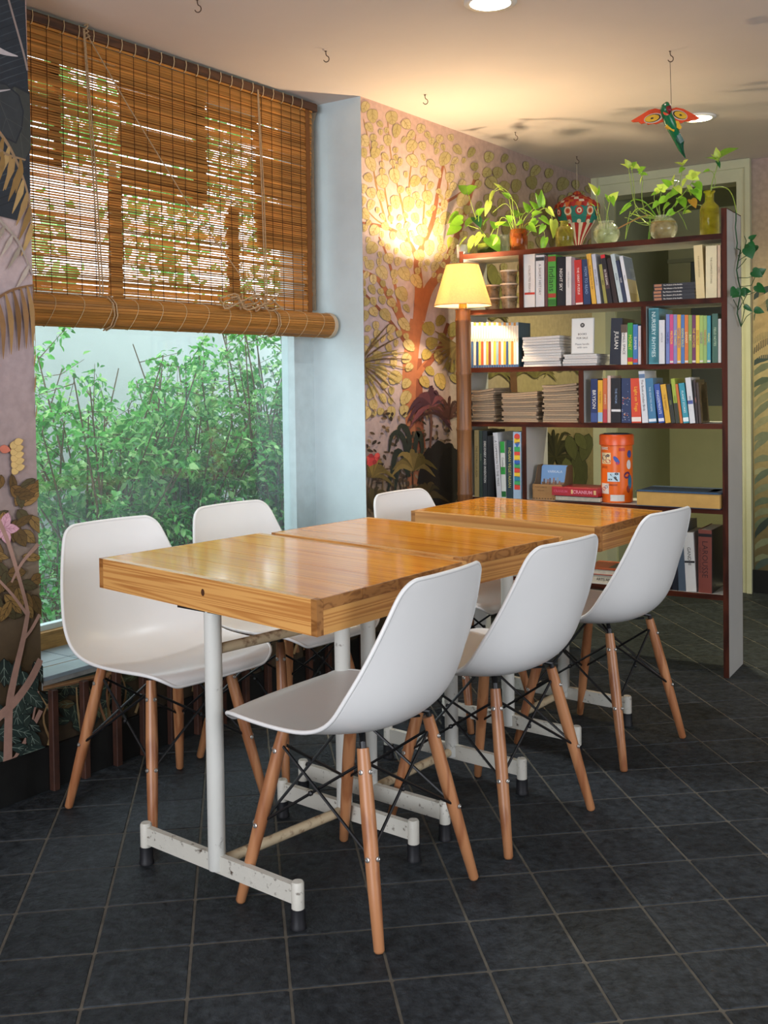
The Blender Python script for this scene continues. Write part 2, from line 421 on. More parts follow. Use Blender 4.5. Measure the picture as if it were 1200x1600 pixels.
# ---- window: jamb, sill, head, pane
GX = -2.88
frame_blue = M('chipped_blue_frame', '#a9bcc4', rough=0.55, noise=(22, 0.33, 0.27), col2='#5d6a6e', coords='Object')
frame_blue = M('window_frame_paint', '#bccbcd', rough=0.5, noise=(18, 0.9, 1.05))
raw_wood = M('worn_raw_wood', '#8a6a3c', rough=0.7, noise=(10, 0.55, 1.5), stretch=(6, 1, 8))
win = MB()
win.box((GX - 0.07, YR - 0.13, 0.30), (GX, YR + 0.02, CZ)).box((GX - 0.07, YL - 0.04, 0.30), (GX, YL + 0.06, CZ)).box((GX - 0.07, YL + 0.06, CZ - 0.05), (GX, YR - 0.13, CZ + 0.02))
window_1 = struct(win.build('window_1', frame_blue))
ws = MB().box((GX - 0.07, YL + 0.06, 0.30), (GX + 0.005, YR - 0.13, 0.39)).build('bottom_rail', raw_wood, window_1)
MB().box((GX - 0.05, YL + 0.06, 0.39), (GX - 0.02, YR - 0.13, 0.408)).build('glazing_bead', frame_blue, window_1)
def glass_pane():
    m = bpy.data.materials.new('window_glass'); m.use_nodes = True; N = m.node_tree.nodes; L = m.node_tree.links
    N.remove(N['Principled BSDF'])
    t = N.new('ShaderNodeBsdfTransparent'); t.inputs[0].default_value = (0.93, 0.975, 0.97, 1)
    gl = N.new('ShaderNodeBsdfGlossy'); gl.inputs['Roughness'].default_value = 0.02
    df = N.new('ShaderNodeBsdfDiffuse'); df.inputs[0].default_value = (0.75, 0.88, 0.9, 1)  # pale diffuse mixed in: bluish haze of reflected sky, put into the glass
    fr = N.new('ShaderNodeFresnel'); ge = N.new('ShaderNodeNewGeometry'); ir = N.new('ShaderNodeMapRange'); ir.inputs['To Min'].default_value = 1.5; ir.inputs['To Max'].default_value = 1 / 1.5
    L.new(ge.outputs['Backfacing'], ir.inputs['Value']); L.new(ir.outputs[0], fr.inputs[0])
    m1 = N.new('ShaderNodeMixShader'); L.new(fr.outputs[0], m1.inputs[0]); L.new(t.outputs[0], m1.inputs[1]); L.new(gl.outputs[0], m1.inputs[2])
    m2 = N.new('ShaderNodeMixShader'); n = N.new('ShaderNodeTexNoise'); n.inputs['Scale'].default_value = 3
    mr = N.new('ShaderNodeMapRange'); mr.inputs['To Min'].default_value = 0.02; mr.inputs['To Max'].default_value = 0.09; L.new(n.outputs['Fac'], mr.inputs['Value']); L.new(mr.outputs[0], m2.inputs[0])
    L.new(m1.outputs[0], m2.inputs[1]); L.new(df.outputs[0], m2.inputs[2]); L.new(m2.outputs[0], N['Material Output'].inputs['Surface']); return m
glass_mat = glass_pane()
MB().box((GX - 0.038, YL + 0.05, 0.395), (GX - 0.032, YR - 0.12, CZ - 0.04)).build('pane', glass_mat, window_1)
# ledge of grey tiles with a broken concrete edge, carried by rusty brown posts
ledge = struct(MB().box((GX - 0.01, YL, 0.296), (WX + 0.004, YR, 0.322)).build('trim_1', M('chipped_concrete', '#8b8b86', rough=0.8, noise=(9, 0.35, 1.2))))
lt = M('grey_ledge_tile', '#7d8a90', rough=0.4, noise=(8, 0.85, 1.12), rand=0.06)
y = YL + 0.004; n = 0
while y < YR - 0.02:
    for x0, x1 in ((GX, GX + 0.135), (GX + 0.138, WX + 0.006)):
        y1 = min(y + 0.196, YR - 0.003)
        o = MB().rbox((x0 + 0.0005, y, 0.322), (x1, y1, 0.334), 0.0015).build('tile', lt, ledge)
    y += 0.199
post_mat = M('rusty_brown_post', '#3b2116', rough=0.6, noise=(20, 0.6, 1.4))
for k, yy in enumerate((1.962, 2.075, 2.2, 2.31, 2.43, 2.55, 2.67, 2.79, 2.91, 3.03, 3.15, 3.27, 3.39, 3.5)):
    tag(MB().rbox((WX + 0.012, yy - 0.011, 0.0), (WX + 0.034, yy + 0.011, 0.296), 0.002).build('ledge_post', post_mat),
        'rusty brown square post holding up the tiled window ledge', 'post', 'posts under the window ledge')

# ------------------------------------------------------------------ mural: flat paint on the wall, drawn as thin shapes
mural_paint = M('mural_paint', '#888888', rough=0.7, vcol=True, noise=(30, 0.86, 1.1))
class Mural:
    def __init__(s, point, normal): s.p = Vector(point); s.n = Vector(normal); s.mb = MB(); s.k = 0
    def P(s, px, py):
        v = at(px, py, s.p + s.n * (0.0008 + s.k * 0.000002), s.n)
        if s.n.x > 0.5:                                  # the paint ends where its wall ends
            v.z = min(max(v.z, 0.129), CZ - 0.001)
            if px > 561 or (px > 300 and v.z > 0.296): v.y = min(max(v.y, YR + 0.0005), YB - 0.06)
            elif v.z > 0.296: v.y = min(v.y, YL - 0.0005)
        else: v.x = max(v.x, DX1 + 0.021)
        return v
    def poly(s, pts, col):
        s.k += 1; vs = [s.P(*q) for q in pts]
        a, b, c = vs[0], vs[1], vs[2]
        nn = Vector((0, 0, 0))
        for i in range(len(vs)): nn += (vs[i] - vs[0]).cross(vs[(i + 1) % len(vs)] - vs[0])
        f = list(range(len(vs)))
        if nn.dot(s.n) < 0: f.reverse()
        s.mb.add(vs, [tuple(f)], lin(col) if isinstance(col, str) else col)
    def stroke(s, pts, w, col):
        """tapered brush stroke; w = (start, end) widths in px; smoothed"""
        q = []
        for i in range(len(pts) - 1):
            p0 = pts[max(i - 1, 0)]; p1 = pts[i]; p2 = pts[i + 1]; p3 = pts[min(i + 2, len(pts) - 1)]
            for t in (0, 0.25, 0.5, 0.75):
                q.append(tuple(0.5 * (2 * p1[k] + (p2[k] - p0[k]) * t + (2 * p0[k] - 5 * p1[k] + 4 * p2[k] - p3[k]) * t * t + (3 * p1[k] - p0[k] - 3 * p2[k] + p3[k]) * t ** 3) for k in (0, 1)))
        q.append(pts[-1]); n = len(q); L = []; Rr = []
        for i, p in enumerate(q):
            a = q[max(i - 1, 0)]; b = q[min(i + 1, n - 1)]; dx, dy = b[0] - a[0], b[1] - a[1]; d = hypot(dx, dy) or 1
            t = i / (n - 1)
            ww = (w[0] + (w[1] - w[0]) * t) / 2 if len(w) == 2 else (w[0] + (w[1] - w[0]) * t * 2 if t < 0.5 else w[1] + (w[2] - w[1]) * (t * 2 - 1)) / 2
            L.append((p[0] - dy / d * ww, p[1] + dx / d * ww)); Rr.append((p[0] + dy / d * ww, p[1] - dx / d * ww))
        c = lin(col) if isinstance(col, str) else col
        for i in range(n - 1): s.poly([L[i], L[i + 1], Rr[i + 1], Rr[i]], c); s.k -= 1
        s.k += 1
    def leaf(s, x, y, l, wd, ang, col, edge=None, vein=None, shape=0):
        def O(k):
            prof = [(0, 0), (0.12, 0.6), (0.35, 1.0), (0.6, 0.92), (0.82, 0.55), (1, 0)] if shape == 0 else [(0, 0.12), (0.1, 0.8), (0.3, 1.05), (0.55, 1.0), (0.72, 0.86), (0.8, 0.5), (0.86, 0.62), (1, 0)]
            up = [(l * (t - 0.5) * k, wd / 2 * h * k) for t, h in prof]; dn = [(a, -b) for a, b in up[1:-1]][::-1]
            ca, sa = cos(ang), sin(ang); return [(x + a * ca - b * sa, y + a * sa + b * ca) for a, b in up + dn]
        if edge: s.poly(O(1.07), edge)
        s.poly(O(1.0), col)
        if vein:
            ca, sa = cos(ang), sin(ang)
            s.stroke([(x - l * 0.48 * ca, y - l * 0.48 * sa), (x, y), (x + l * 0.46 * ca, y + l * 0.46 * sa)], (1.2, 0.5), vein)
            for t in (-0.2, 0.1):
                for sg in (-1, 1):
                    a0 = (x + l * t * ca, y + l * t * sa); a1 = (x + l * (t + 0.25) * ca - sg * wd * 0.33 * sa, y + l * (t + 0.25) * sa + sg * wd * 0.33 * ca)
                    s.stroke([a0, a1], (0.8, 0.4), vein)
    def done(s, name, parent):
        return tag(s.mb.build(name, mural_paint, parent), kind='stuff')
def mixc(a, b, t):
    a = lin(a); b = lin(b); return tuple(a[i] + (b[i] - a[i]) * t for i in range(3))

rm = random.Random(11)
mr_ = Mural((WX, 0, 0), (1, 0, 0))
# tree: trunk and boughs
BR, BR2 = '#9b6142', '#7c4632'
for pts, wd, c in (
    ([(648, 800), (652, 720), (646, 650), (640, 600), (644, 540), (652, 500)], (34, 24, 22), BR),
    ([(664, 760), (656, 680), (655, 620), (656, 560)], (10, 14, 6), BR2),
    ([(645, 560), (630, 505), (607, 462), (590, 436), (566, 424)], (17, 9, 5), BR),
    ([(652, 510), (655, 455), (652, 410), (660, 385), (676, 345), (686, 290), (694, 250)], (16, 9, 3), BR),
    ([(655, 500), (668, 455), (688, 425), (708, 385), (730, 320), (742, 280)], (18, 12, 5), BR),
    ([(652, 405), (640, 380), (618, 362), (590, 352), (566, 348)], (8, 6, 3), BR),
    ([(686, 320), (704, 312), (728, 296), (748, 280)], (5, 4, 2), BR),
    ([(650, 590), (668, 565), (690, 545), (712, 520)], (10, 8, 6), BR),
    ([(664, 575), (686, 545), (700, 505)], (9, 8, 5), BR2),
    ([(628, 500), (616, 440), (604, 398), (592, 370)], (5, 4, 2), BR),
    ([(640, 545), (612, 505), (588, 478), (566, 455)], (6, 5, 3), BR2)):
    mr_.stroke(pts, wd, c)
for pts in ([(568, 186), (580, 240), (588, 290), (604, 350)], [(606, 190), (612, 250), (626, 310), (640, 378)], [(650, 210), (640, 280), (640, 330)],
            [(596, 240), (602, 300), (612, 350)], [(668, 250), (664, 300), (660, 380)], [(690, 245), (700, 290), (690, 330)], [(575, 330), (590, 345), (612, 358)]):
    mr_.stroke(pts, (1.2, 3.2), '#a8824f')
placed = []
def scatter(n, box, size, cols, sep, edge='#6d5a26', vein='#7f6a30', tries=4000, ang0=pi / 2, shape=1):
    k = 0
    for _ in range(tries):
        if k >= n: break
        x = rm.uniform(box[0], box[2]); y = rm.uniform(box[1], box[3])
        sz = rm.uniform(*size)
        if any((x - a) ** 2 + (y - b) ** 2 < ((sz + c) * 0.5 * sep) ** 2 for a, b, c in placed): continue
        if y < 150 + 0.36 * (x - 563) + 14: continue
        placed.append((x, y, sz)); k += 1
        c = mixc(cols[0], cols[1], rm.random())
        mr_.leaf(x, y, sz, sz * rm.uniform(0.55, 0.85), ang0 + rm.uniform(-0.7, 0.7), c, mixc(edge, cols[0], 0.6), mixc(vein, cols[0], 0.5), shape)
scatter(150, (566, 165, 726, 440), (9, 25), ('#b5a36c', '#c7b386'), 0.86)
scatter(75, (566, 430, 640, 650), (10, 25), ('#978a58', '#b3a071'), 0.92)
scatter(30, (662, 500, 712, 600), (14, 26), ('#8a7d3d', '#a8935a'), 1.0)
scatter(120, (726, 210, 925, 480), (12, 22), ('#8d8550', '#aba069'), 0.9)
# spiky fans from the corner
for a in range(13):
    t = radians(-58 + a * 10 + rm.uniform(-3, 3)); ln = rm.uniform(60, 92)
    mr_.stroke([(560, 568), (560 + ln * 0.5 * cos(t), 568 + ln * 0.5 * sin(t)), (560 + ln * cos(t), 568 + ln * sin(t) + 8)], (1.5, 2.8, 0.6), rm.choice(('#5d4a2c', '#7b6a38', '#4d3b28')))
for a in range(9):
    t = radians(-30 + a * 14); mr_.stroke([(716, 540), (716 - 18 * cos(t), 540 + 18 * sin(t)), (716 - 42 * cos(t), 540 + 46 * sin(t))], (2, 5.5, 1), rm.choice(('#8b7444', '#7a6238')))
# little sprigs filling the lower wall
for _ in range(420):
    x = rm.uniform(566, 735); y = rm.uniform(640, 800)
    t = (y - 640) / 160
    if rm.random() > 0.35 + t: continue
    mr_.leaf(x, y, rm.uniform(5, 11), rm.uniform(3, 5), rm.uniform(0, pi), rm.choice(('#4b3a2a', '#5d4c36', '#33291f', '#7d6a52', '#2b241c')))
for k in range(26):
    x = 566 + k * 6.4; h = rm.uniform(40, 90); mr_.stroke([(x, 800), (x + rm.uniform(-5, 5), 760), (x + rm.uniform(-10, 10), 800 - h)], (2.5, 1), rm.choice(('#43362a', '#5f4e33', '#2d241b')))
# dark clump, agave, purple plant, red flower
dome = [(690 + 36 * cos(t) * (1 + 0.05 * sin(9 * t)), 742 + 52 * sin(t) * (1 + 0.06 * cos(11 * t))) for t in [2 * pi * i / 40 for i in range(40)]]
mr_.poly(dome, '#1b1714')
dome = [(705 + 20 * cos(t) * (1 + 0.06 * sin(9 * t)), 735 + 36 * sin(t)) for t in [2 * pi * i / 30 for i in range(30)]]; mr_.poly(dome, '#120f0e')
def rosette(x, y, n, ln, a0, a1, wd, cols, droop=10):
    for i in range(n):
        t = radians(a0 + (a1 - a0) * i / max(n - 1, 1) + rm.uniform(-5, 5)); l = ln * rm.uniform(0.75, 1.1)
        mr_.stroke([(x, y), (x + l * 0.5 * cos(t), y - l * 0.62 * sin(t)), (x + l * cos(t), y - l * 0.72 * sin(t) + droop * abs(cos(t)) * 1.5)], (wd * 0.5, wd, 0.8), rm.choice(cols))
rosette(672, 634, 11, 40, -30, 205, 8.5, ('#54303a', '#3f2430', '#6b3d42'), 18)
mr_.stroke([(672, 634), (674, 665), (672, 700)], (4, 3), '#5e3f34')
rosette(700, 655, 9, 55, 20, 160, 5, ('#3b2320', '#4a2d28'), 14)
for pts in ([(640, 735), (632, 690), (622, 676), (612, 682), (608, 706)], [(640, 735), (630, 712), (620, 706), (612, 740), (606, 770)], [(638, 740), (640, 690), (633, 668), (624, 668), (622, 690)],
            [(645, 735), (650, 690), (655, 676), (660, 700), (656, 715)], [(640, 745), (628, 725), (620, 742), (617, 775)]):
    mr_.stroke(pts, (5, 9, 2), '#232a22')
rosette(644, 735, 11, 44, 15, 165, 8, ('#6b5a30', '#54471f', '#7e6a3a'), 12)
rosette(665, 780, 9, 40, 10, 170, 7, ('#4b3d22', '#39301a'), 8)
rosette(580, 745, 13, 42, 5, 175, 7, ('#5e5028', '#4b4022', '#75622f'), 10)
rosette(582, 795, 11, 46, 15, 165, 6, ('#4a4126', '#372f1c'), 6)
for _ in range(16): mr_.leaf(581 + rm.uniform(-10, 10), 718 + rm.uniform(-9, 8), 9, 7, rm.uniform(0, 3), rm.choice(('#b0383a', '#8e2a2e', '#c24a45')))
# plants seen through the shelves
for x, y, l in ((766, 590, 46), (800, 590, 60), (836, 590, 55), (875, 580, 40), (770, 500, 40), (905, 560, 50)):
    rosette(x, y, 8, l * 0.8, 25, 155, 6, ('#6d6434', '#7d7340', '#5d562c'), 12)
mr_.stroke([(802, 660), (803, 610), (801, 570)], (12, 10), '#6b4a30')
rosette(866, 715, 19, 62, 0, 180, 5, ('#2e2c14', '#3b381a', '#23210f'), 12)
rosette(868, 715, 9, 46, -60, 0, 5, ('#2e2c14', '#3b381a'), 10); rosette(868, 715, 9, 46, 180, 240, 5, ('#2e2c14', '#3b381a'), 10)
for x, y, l, wd, an in ((905, 740, 70, 26, 1.5), (893, 700, 40, 18, 1.3), (915, 700, 44, 20, 1.8), (888, 740, 50, 20, 1.4), (908, 690, 30, 16, 1.0)):
    mr_.leaf(x, y, l, wd, an, rm.choice(('#56562c', '#4a4b26', '#606032')), '#393a1c')
for x, y in ((778, 445), (790, 450), (770, 430), (800, 440), (765, 465), (785, 470)): mr_.leaf(x, y, 34, 16, 1.5 + rm.uniform(-0.3, 0.3), '#7d7a3e', '#5d5a2c')
# dark planting under the ledge
for _ in range(70):
    x = rm.uniform(66, 560); y = 1168 - (x - 66) * 0.372 - rm.uniform(4, 90)
    mr_.leaf(x, y, rm.uniform(26, 46), rm.uniform(12, 20), rm.uniform(0, pi), rm.choice(('#1c2a22', '#23322a', '#3a3b22', '#4f4326', '#16201b')), '#0e1310', '#5c6b55')
for _ in range(40):
    x = rm.uniform(66, 560); y = 1168 - (x - 66) * 0.372
    mr_.stroke([(x, y), (x + rm.uniform(-14, 14), y - 45), (x + rm.uniform(-30, 30), y - 92)], (4, 1.5), rm.choice(('#7d5638', '#8b6f4a', '#5e4a2a', '#9a8058')))

# left of the window: great dark leaf, ochre fronds, flowering shrub
def inl(pts): return pts
mr_.poly([(-30, -30), (38, -30), (46, 190), (47, 300), (30, 345), (-30, 330)], '#252c33')
for k in range(30):
    y = -20 + k * 11.5; mr_.stroke([(-25, y + 18), (10, y + 4), (41, y - 6)], (0.8, 1.8, 0.5), rm.choice(('#333b42', '#1b2127', '#3d444a')))
mr_.leaf(30, 195, 120, 70, 1.45, '#3a3d39', '#20262b', '#4b4e46'); mr_.leaf(6, 175, 100, 60, 1.2, '#33383a', '#20262b', '#474a48')
mr_.stroke([(8, -20), (22, 30), (36, 80), (43, 110)], (3, 3), '#8f8078'); mr_.stroke([(-20, 70), (6, 82), (28, 88)], (14, 1), '#b9b2b2'); mr_.stroke([(-20, 145), (16, 140)], (6, 1), '#b3acac')
def frond(pts, n, ln, side, col, wd, a=1.0):
    mr_.stroke(pts, (5, 2.5), col[0])
    for i in range(n):
        t = (i + 0.5) / n * (len(pts) - 1); k = min(int(t), len(pts) - 2); u = t - k
        x = pts[k][0] + (pts[k + 1][0] - pts[k][0]) * u; y = pts[k][1] + (pts[k + 1][1] - pts[k][1]) * u
        for sg in side:
            an = radians(115 if sg > 0 else 75) if sg > 0 else radians(200)
            ex, ey = x + ln * cos(an) * a, y + ln * sin(an)
            mr_.stroke([(x, y), ((x + ex) / 2 + 4 * sg, (y + ey) / 2 - 6), (ex, ey)], (2.5, wd, 0.8), col[1 + i % (len(col) - 1)])
frond([(-10, 195), (12, 225), (30, 262), (44, 305), (52, 360)], 9, 58, (1,), ('#93795a', '#a08150', '#8b6d3c', '#b1935e'), 10, 0.7)
frond([(-10, 225), (8, 240), (40, 250)], 4, 60, (1,), ('#93795a', '#a08150', '#8b6d3c'), 9, 0.3)
frond([(-14, 330), (10, 355), (30, 380), (52, 430)], 5, 40, (1,), ('#a3978b', '#b3a89b', '#9b9080'), 7, 1.2)
frond([(-10, 470), (15, 455), (38, 448), (56, 445)], 6, 105, (1,), ('#7d5c3c', '#8a6842', '#9b7a4c', '#75542e'), 9, -0.2)
frond([(58, 440), (56, 520), (60, 600)], 4, 80, (1,), ('#8a6a40', '#9b7a45'), 6, 0.1)
# below: shrub with pods, pink flower, branches
for k in range(10): mr_.leaf(24 + (k % 2) * 8 - k * 0.3, 735 - k * 5, 15, 11, -1.0 + (k % 2) * 0.7, '#cdb072', '#8a6a3a')
mr_.leaf(8, 702, 18, 13, 0.2, '#c0705a', '#7d4a40')
for _ in range(46):
    x = rm.uniform(-8, 62); y = rm.uniform(750, 960); mr_.leaf(x, y, rm.uniform(24, 42), rm.uniform(12, 20), rm.uniform(-0.6, 2.6), rm.choice(('#6d5128', '#7c6032', '#59431f', '#8a6b3a', '#4c452a')), '#33240f', '#3f2e14')
for a in range(5): mr_.leaf(6 + 12 * cos(a * 1.25), 826 + 14 * sin(a * 1.25), 24, 15, a * 1.25, '#c99aa6', '#8d5c6c', '#a8707f')
for pts, wd in (([(-8, 800), (10, 840), (26, 890), (40, 940), (44, 960)], (7, 5)), ([(60, 850), (34, 880), (18, 910)], (6, 3)), ([(44, 955), (36, 1000), (22, 1060), (14, 1110), (12, 1200)], (6, 14)),
                ([(-8, 900), (20, 930), (42, 960)], (4, 5)), ([(62, 960), (48, 985), (32, 1005)], (5, 4)), ([(64, 1030), (46, 1065), (20, 1100), (-8, 1125)], (10, 13)), ([(64, 1110), (44, 1150), (20, 1190)], (7, 5)), ([(60, 1080), (50, 1130)], (3, 3))):
    mr_.stroke(pts, wd, '#a27f70')
for _ in range(30):
    x = rm.uniform(-8, 64); y = rm.uniform(1050, 1195); mr_.leaf(x, y, rm.uniform(30, 50), rm.uniform(14, 22), rm.uniform(0, pi), rm.choice(('#1c2a26', '#22342f', '#16201c', '#2b3b34')), '#0d1311', '#7d8d80')
for pts, wd in (([(44, 955), (36, 1000), (22, 1060), (14, 1110), (12, 1200)], (6, 14)), ([(64, 1030), (46, 1065), (20, 1100), (-8, 1125)], (10, 13))): mr_.stroke(pts, wd, '#a27f70')
mr_.done('mural_painting', wall_left)

# strip of mural right of the doorway
mb_ = Mural((0, YB, 0), (0, -1, 0)); mr_keep = mr_; mr_ = mb_
for k in range(26):
    y = 470 + k * 17; t = rm.uniform(-0.5, 0.4)
    mr_.stroke([(1172, y), (1192, y - 14 + 20 * t), (1216, y - 20 + 60 * t)], (3, 11, 3), rm.choice(('#3c4a44', '#55604c', '#2b3733', '#6e7358', '#8a8763')))
for k in range(14): mr_.stroke([(1170 + k * 3, 560), (1180 + k * 2, 500), (1190 + k, 440 + k * 5)], (1, 2, 0.6), '#b39a6c')
mr_.done('mural_fronds', wall_back)
# ------------------------------------------------------------------ garden beyond the glass
gm = random.Random(21)
struct(MB().box((-14, -4, -0.35), (WX - 0.3, 14, -0.2)).build('ground_outside', M('garden_soil', '#5a5a48', rough=0.95, noise=(4, 0.6, 1.3))))
garden_wall = struct(MB().box((-5.85, -2, -0.2), (-5.65, 12, 1.72)).build('wall_garden', M('white_garden_wall', '#b4bbb9', rough=0.85, noise=(2, 0.9, 1.05))))
MB().box((-5.9, -2, 1.72), (-5.6, 12, 1.79)).build('coping', M('white_garden_wall'), garden_wall)
leaf_mat = M('garden_leaf', '#3f8a3c', rough=0.3, vcol=True, translucent=0.4)
twig_mat = M('twig_bark', '#5b4a38', rough=0.8)
def leaf_verts(p, d, n, l, w):
    """a folded six-point leaf from p along d"""
    d = d.normalized(); n = (n - d * n.dot(d)).normalized(); s = d.cross(n)
    return [p, p + d * l * 0.35 + s * w * 0.5 + n * l * 0.10, p + d * l * 0.72 + s * w * 0.34 + n * l * 0.05, p + d * l - n * l * 0.08, p + d * l * 0.72 - s * w * 0.34 + n * l * 0.05, p + d * l * 0.35 - s * w * 0.5 + n * l * 0.10, p + d * l * 0.55]
LF = [(0, 1, 6), (1, 2, 6), (2, 3, 6), (3, 4, 6), (4, 5, 6), (5, 0, 6)]
def rnd_dir(zb=0.0):
    v = Vector((gm.gauss(0, 1), gm.gauss(0, 1), gm.gauss(0, 0.8) + zb)); return v.normalized()
def shrub(name, label, base, h, rx, ry, nstem, nleaf, size, cols, nfront=0, group='shrubs in the garden'):
    """stems fan out from the base; foliage sits along side twigs"""
    root = empty(name, base); tag(root, label, 'shrub', group)
    st = MB(); fo = MB(); tips = []
    for _ in range(nstem):
        a = gm.uniform(0, 2 * pi); q = gm.uniform(0.2, 1.0)
        top = Vector((rx * q * cos(a), ry * q * sin(a), h * gm.uniform(0.55, 1.0))); mid = top * 0.5 + Vector((gm.uniform(-.1, .1), gm.uniform(-.1, .1), h * 0.08))
        b0 = Vector((gm.uniform(-.1, .1) * rx, gm.uniform(-.3, .3) * ry, 0))
        st.tube([b0, mid, top], [0.008, 0.006, 0.003], 5, False); 
        for _k in range(7):
            t = gm.uniform(0.25, 1.0); p = (b0.lerp(mid, t * 2) if t < 0.5 else mid.lerp(top, t * 2 - 1))
            e = p + rnd_dir(0.35) * gm.uniform(0.10, 0.30); tips.append((p, e)); st.tube([p, e], [0.003, 0.0015], 3, False)
    st.build('stems', twig_mat, root)['kind'] = 'stuff'
    one = []
    for k in range(nleaf):
        p0, e = gm.choice(tips); p = p0.lerp(e, gm.uniform(0.2, 1.05)) + rnd_dir() * 0.03
        l = gm.uniform(*size); d = rnd_dir(-0.25); n = rnd_dir(1.4)
        c = mixc(cols[0], cols[1], gm.random()) if gm.random() > 0.3 else mixc(cols[1], cols[2], gm.random())
        vs = leaf_verts(p, d, n, l, l * gm.uniform(0.40, 0.62))
        if k < nfront: one.append((vs, c))
        else: fo.add(vs, LF, c)
    fo.build('foliage', leaf_mat, root, smooth=False)['kind'] = 'stuff'
    for vs, c in one: MB().add(vs, LF, c).build('leaf', leaf_mat, root)
    return root
G1, G2, G3 = '#2c7a33', '#66b654', '#c6e8a0'
D1, D2, D3 = '#2f6240', '#568a62', '#9cc09c'
shrub('shrub', 'bright green leafy shrub filling the left of the window', (-4.1, 3.35, -0.2), 1.55, 0.55, 0.55, 34, 7000, (0.026, 0.056), (G1, G2, G3), 40)
shrub('shrub', 'bright green shrub in the middle of the window behind the two chairs', (-4.2, 4.05, -0.2), 1.62, 0.55, 0.5, 34, 7000, (0.026, 0.054), (G1, G2, G3), 40)
shrub('shrub', 'tall climbing shrub right of centre in the window with a long leafy shoot', (-4.0, 4.55, -0.2), 2.0, 0.45, 0.4, 34, 6500, (0.026, 0.054), (G1, G2, G3), 40)
shrub('shrub', 'dusty grey green shrub at the right edge of the pane', (-4.2, 5.15, -0.2), 2.0, 0.55, 0.45, 40, 7000, (0.022, 0.045), (D1, D2, D3))
shrub('shrub', 'low dense shrub close under the pane at the left', (-3.55, 2.75, -0.2), 0.75, 0.4, 0.5, 24, 2200, (0.022, 0.045), (G1, G2, D3))
shrub('shrub', 'low feathery shrub close under the pane behind the table', (-3.6, 3.55, -0.2), 0.72, 0.4, 0.5, 24, 2200, (0.022, 0.045), (D1, G2, D3))
shrub('shrub', 'pale shrub against the white garden wall', (-5.1, 4.9, -0.2), 1.45, 0.4, 1.2, 40, 4000, (0.03, 0.055), (D1, G2, G3))
shrub('shrub', 'yellowish green shrub by the garden wall at the far left', (-5.1, 3.5, -0.2), 1.75, 0.4, 0.5, 24, 2600, (0.03, 0.06), (G1, G2, G3))
shrub('shrub', 'shrub by the garden wall at the far right of the view', (-4.9, 6.4, -0.2), 1.95, 0.35, 0.8, 36, 3000, (0.03, 0.06), (D1, D2, G3))
# thin wire netting in front of the shrubs
net = tag(empty('wire_fence', (-3.12, 3.3, -0.2)), 'fine wire garden netting standing just outside the glass', 'fence')
for k in range(14): MB().tube([(0, -1.3 + k * 0.2, 0), (0, -1.3 + k * 0.2, 1.0)], 0.0009, 4).build('wire', M('grey_wire', '#59605e', rough=0.5, metal=0.6), net)
for k in range(5): MB().tube([(0.002, -1.3, 0.1 + k * 0.2), (0.002, 1.3, 0.1 + k * 0.2)], 0.0009, 4).build('wire', M('grey_wire'), net)
# trees beyond the wall, seen through the blind
def tree(label, base, h, r, n, cols):
    root = tag(empty('tree', base), label, 'tree', 'trees beyond the garden wall')
    MB().tube([(0, 0, 0), (0.08, 0.05, h * 0.45), (0.0, 0.1, h * 0.8)], [0.11, 0.08, 0.04], 8).build('trunk', twig_mat, root)
    fo = MB(); blobs = [Vector((gm.uniform(-r, r) * .7, gm.uniform(-r, r), h * gm.uniform(0.45, 1.0))) for _ in range(13)]
    for _ in range(n):
        b = gm.choice(blobs); p = b + rnd_dir() * r * 0.42 * gm.random() ** 0.5
        l = gm.uniform(0.09, 0.17); fo.add(leaf_verts(p, rnd_dir(-0.3), rnd_dir(1.2), l, l * 0.5), LF, mixc(cols[0], cols[1], gm.random()))
    fo.build('foliage', leaf_mat, root)['kind'] = 'stuff'
tree('leafy tree beyond the garden wall seen through the left of the blind', (-8.2, 5.1, -0.2), 4.2, 1.0, 1300, (G1, G3))
tree('leafy tree beyond the garden wall seen through the middle of the blind', (-8.6, 7.3, -0.2), 4.6, 1.1, 1300, (G1, G2))
tree('darker tree beyond the garden wall seen through the right of the blind', (-8.0, 9.3, -0.2), 4.4, 1.2, 1500, (D1, G2))

# ------------------------------------------------------------------ bamboo blind
BX = -2.81
blind = tag(empty('bamboo_blind', (BX, 2.75, CZ)), 'honey brown slatted bamboo roll blind half lowered over the window', 'blind')
slat_mat = M('bamboo_slat', '#cc9349', rough=0.45, rand=0.25, noise=(30, 0.75, 1.2), stretch=(1, .12, 3), translucent=0.45)
slat_dark = M('bamboo_slat_lining', '#965f2a', rough=0.6, rand=0.25, translucent=0.3)
thread = M('hemp_cord', '#a88c68', rough=0.9, noise=(180, 0.7, 1.3))
dark_thread = M('dark_thread', '#5a3a1c', rough=0.9)
cream_thread = M('cream_thread', '#cdb489', rough=0.9)
batten = wood('dark_batten', '#5a3a22', '#3b2313', scale=(20, 2, 20), rough=0.6)
rb = random.Random(5)
y0b, y1b = -0.80, 0.745          # ends, relative to 2.75
MB().rbox((-0.02, y0b, -0.045), (0.012, y1b + 0.03, -0.012), 0.006).build('batten', batten, blind)
zt, zb = -0.046, -0.905          # top and bottom of the hanging part
pitch = 0.0083; n = int((zt - zb) / pitch)
gapz = []
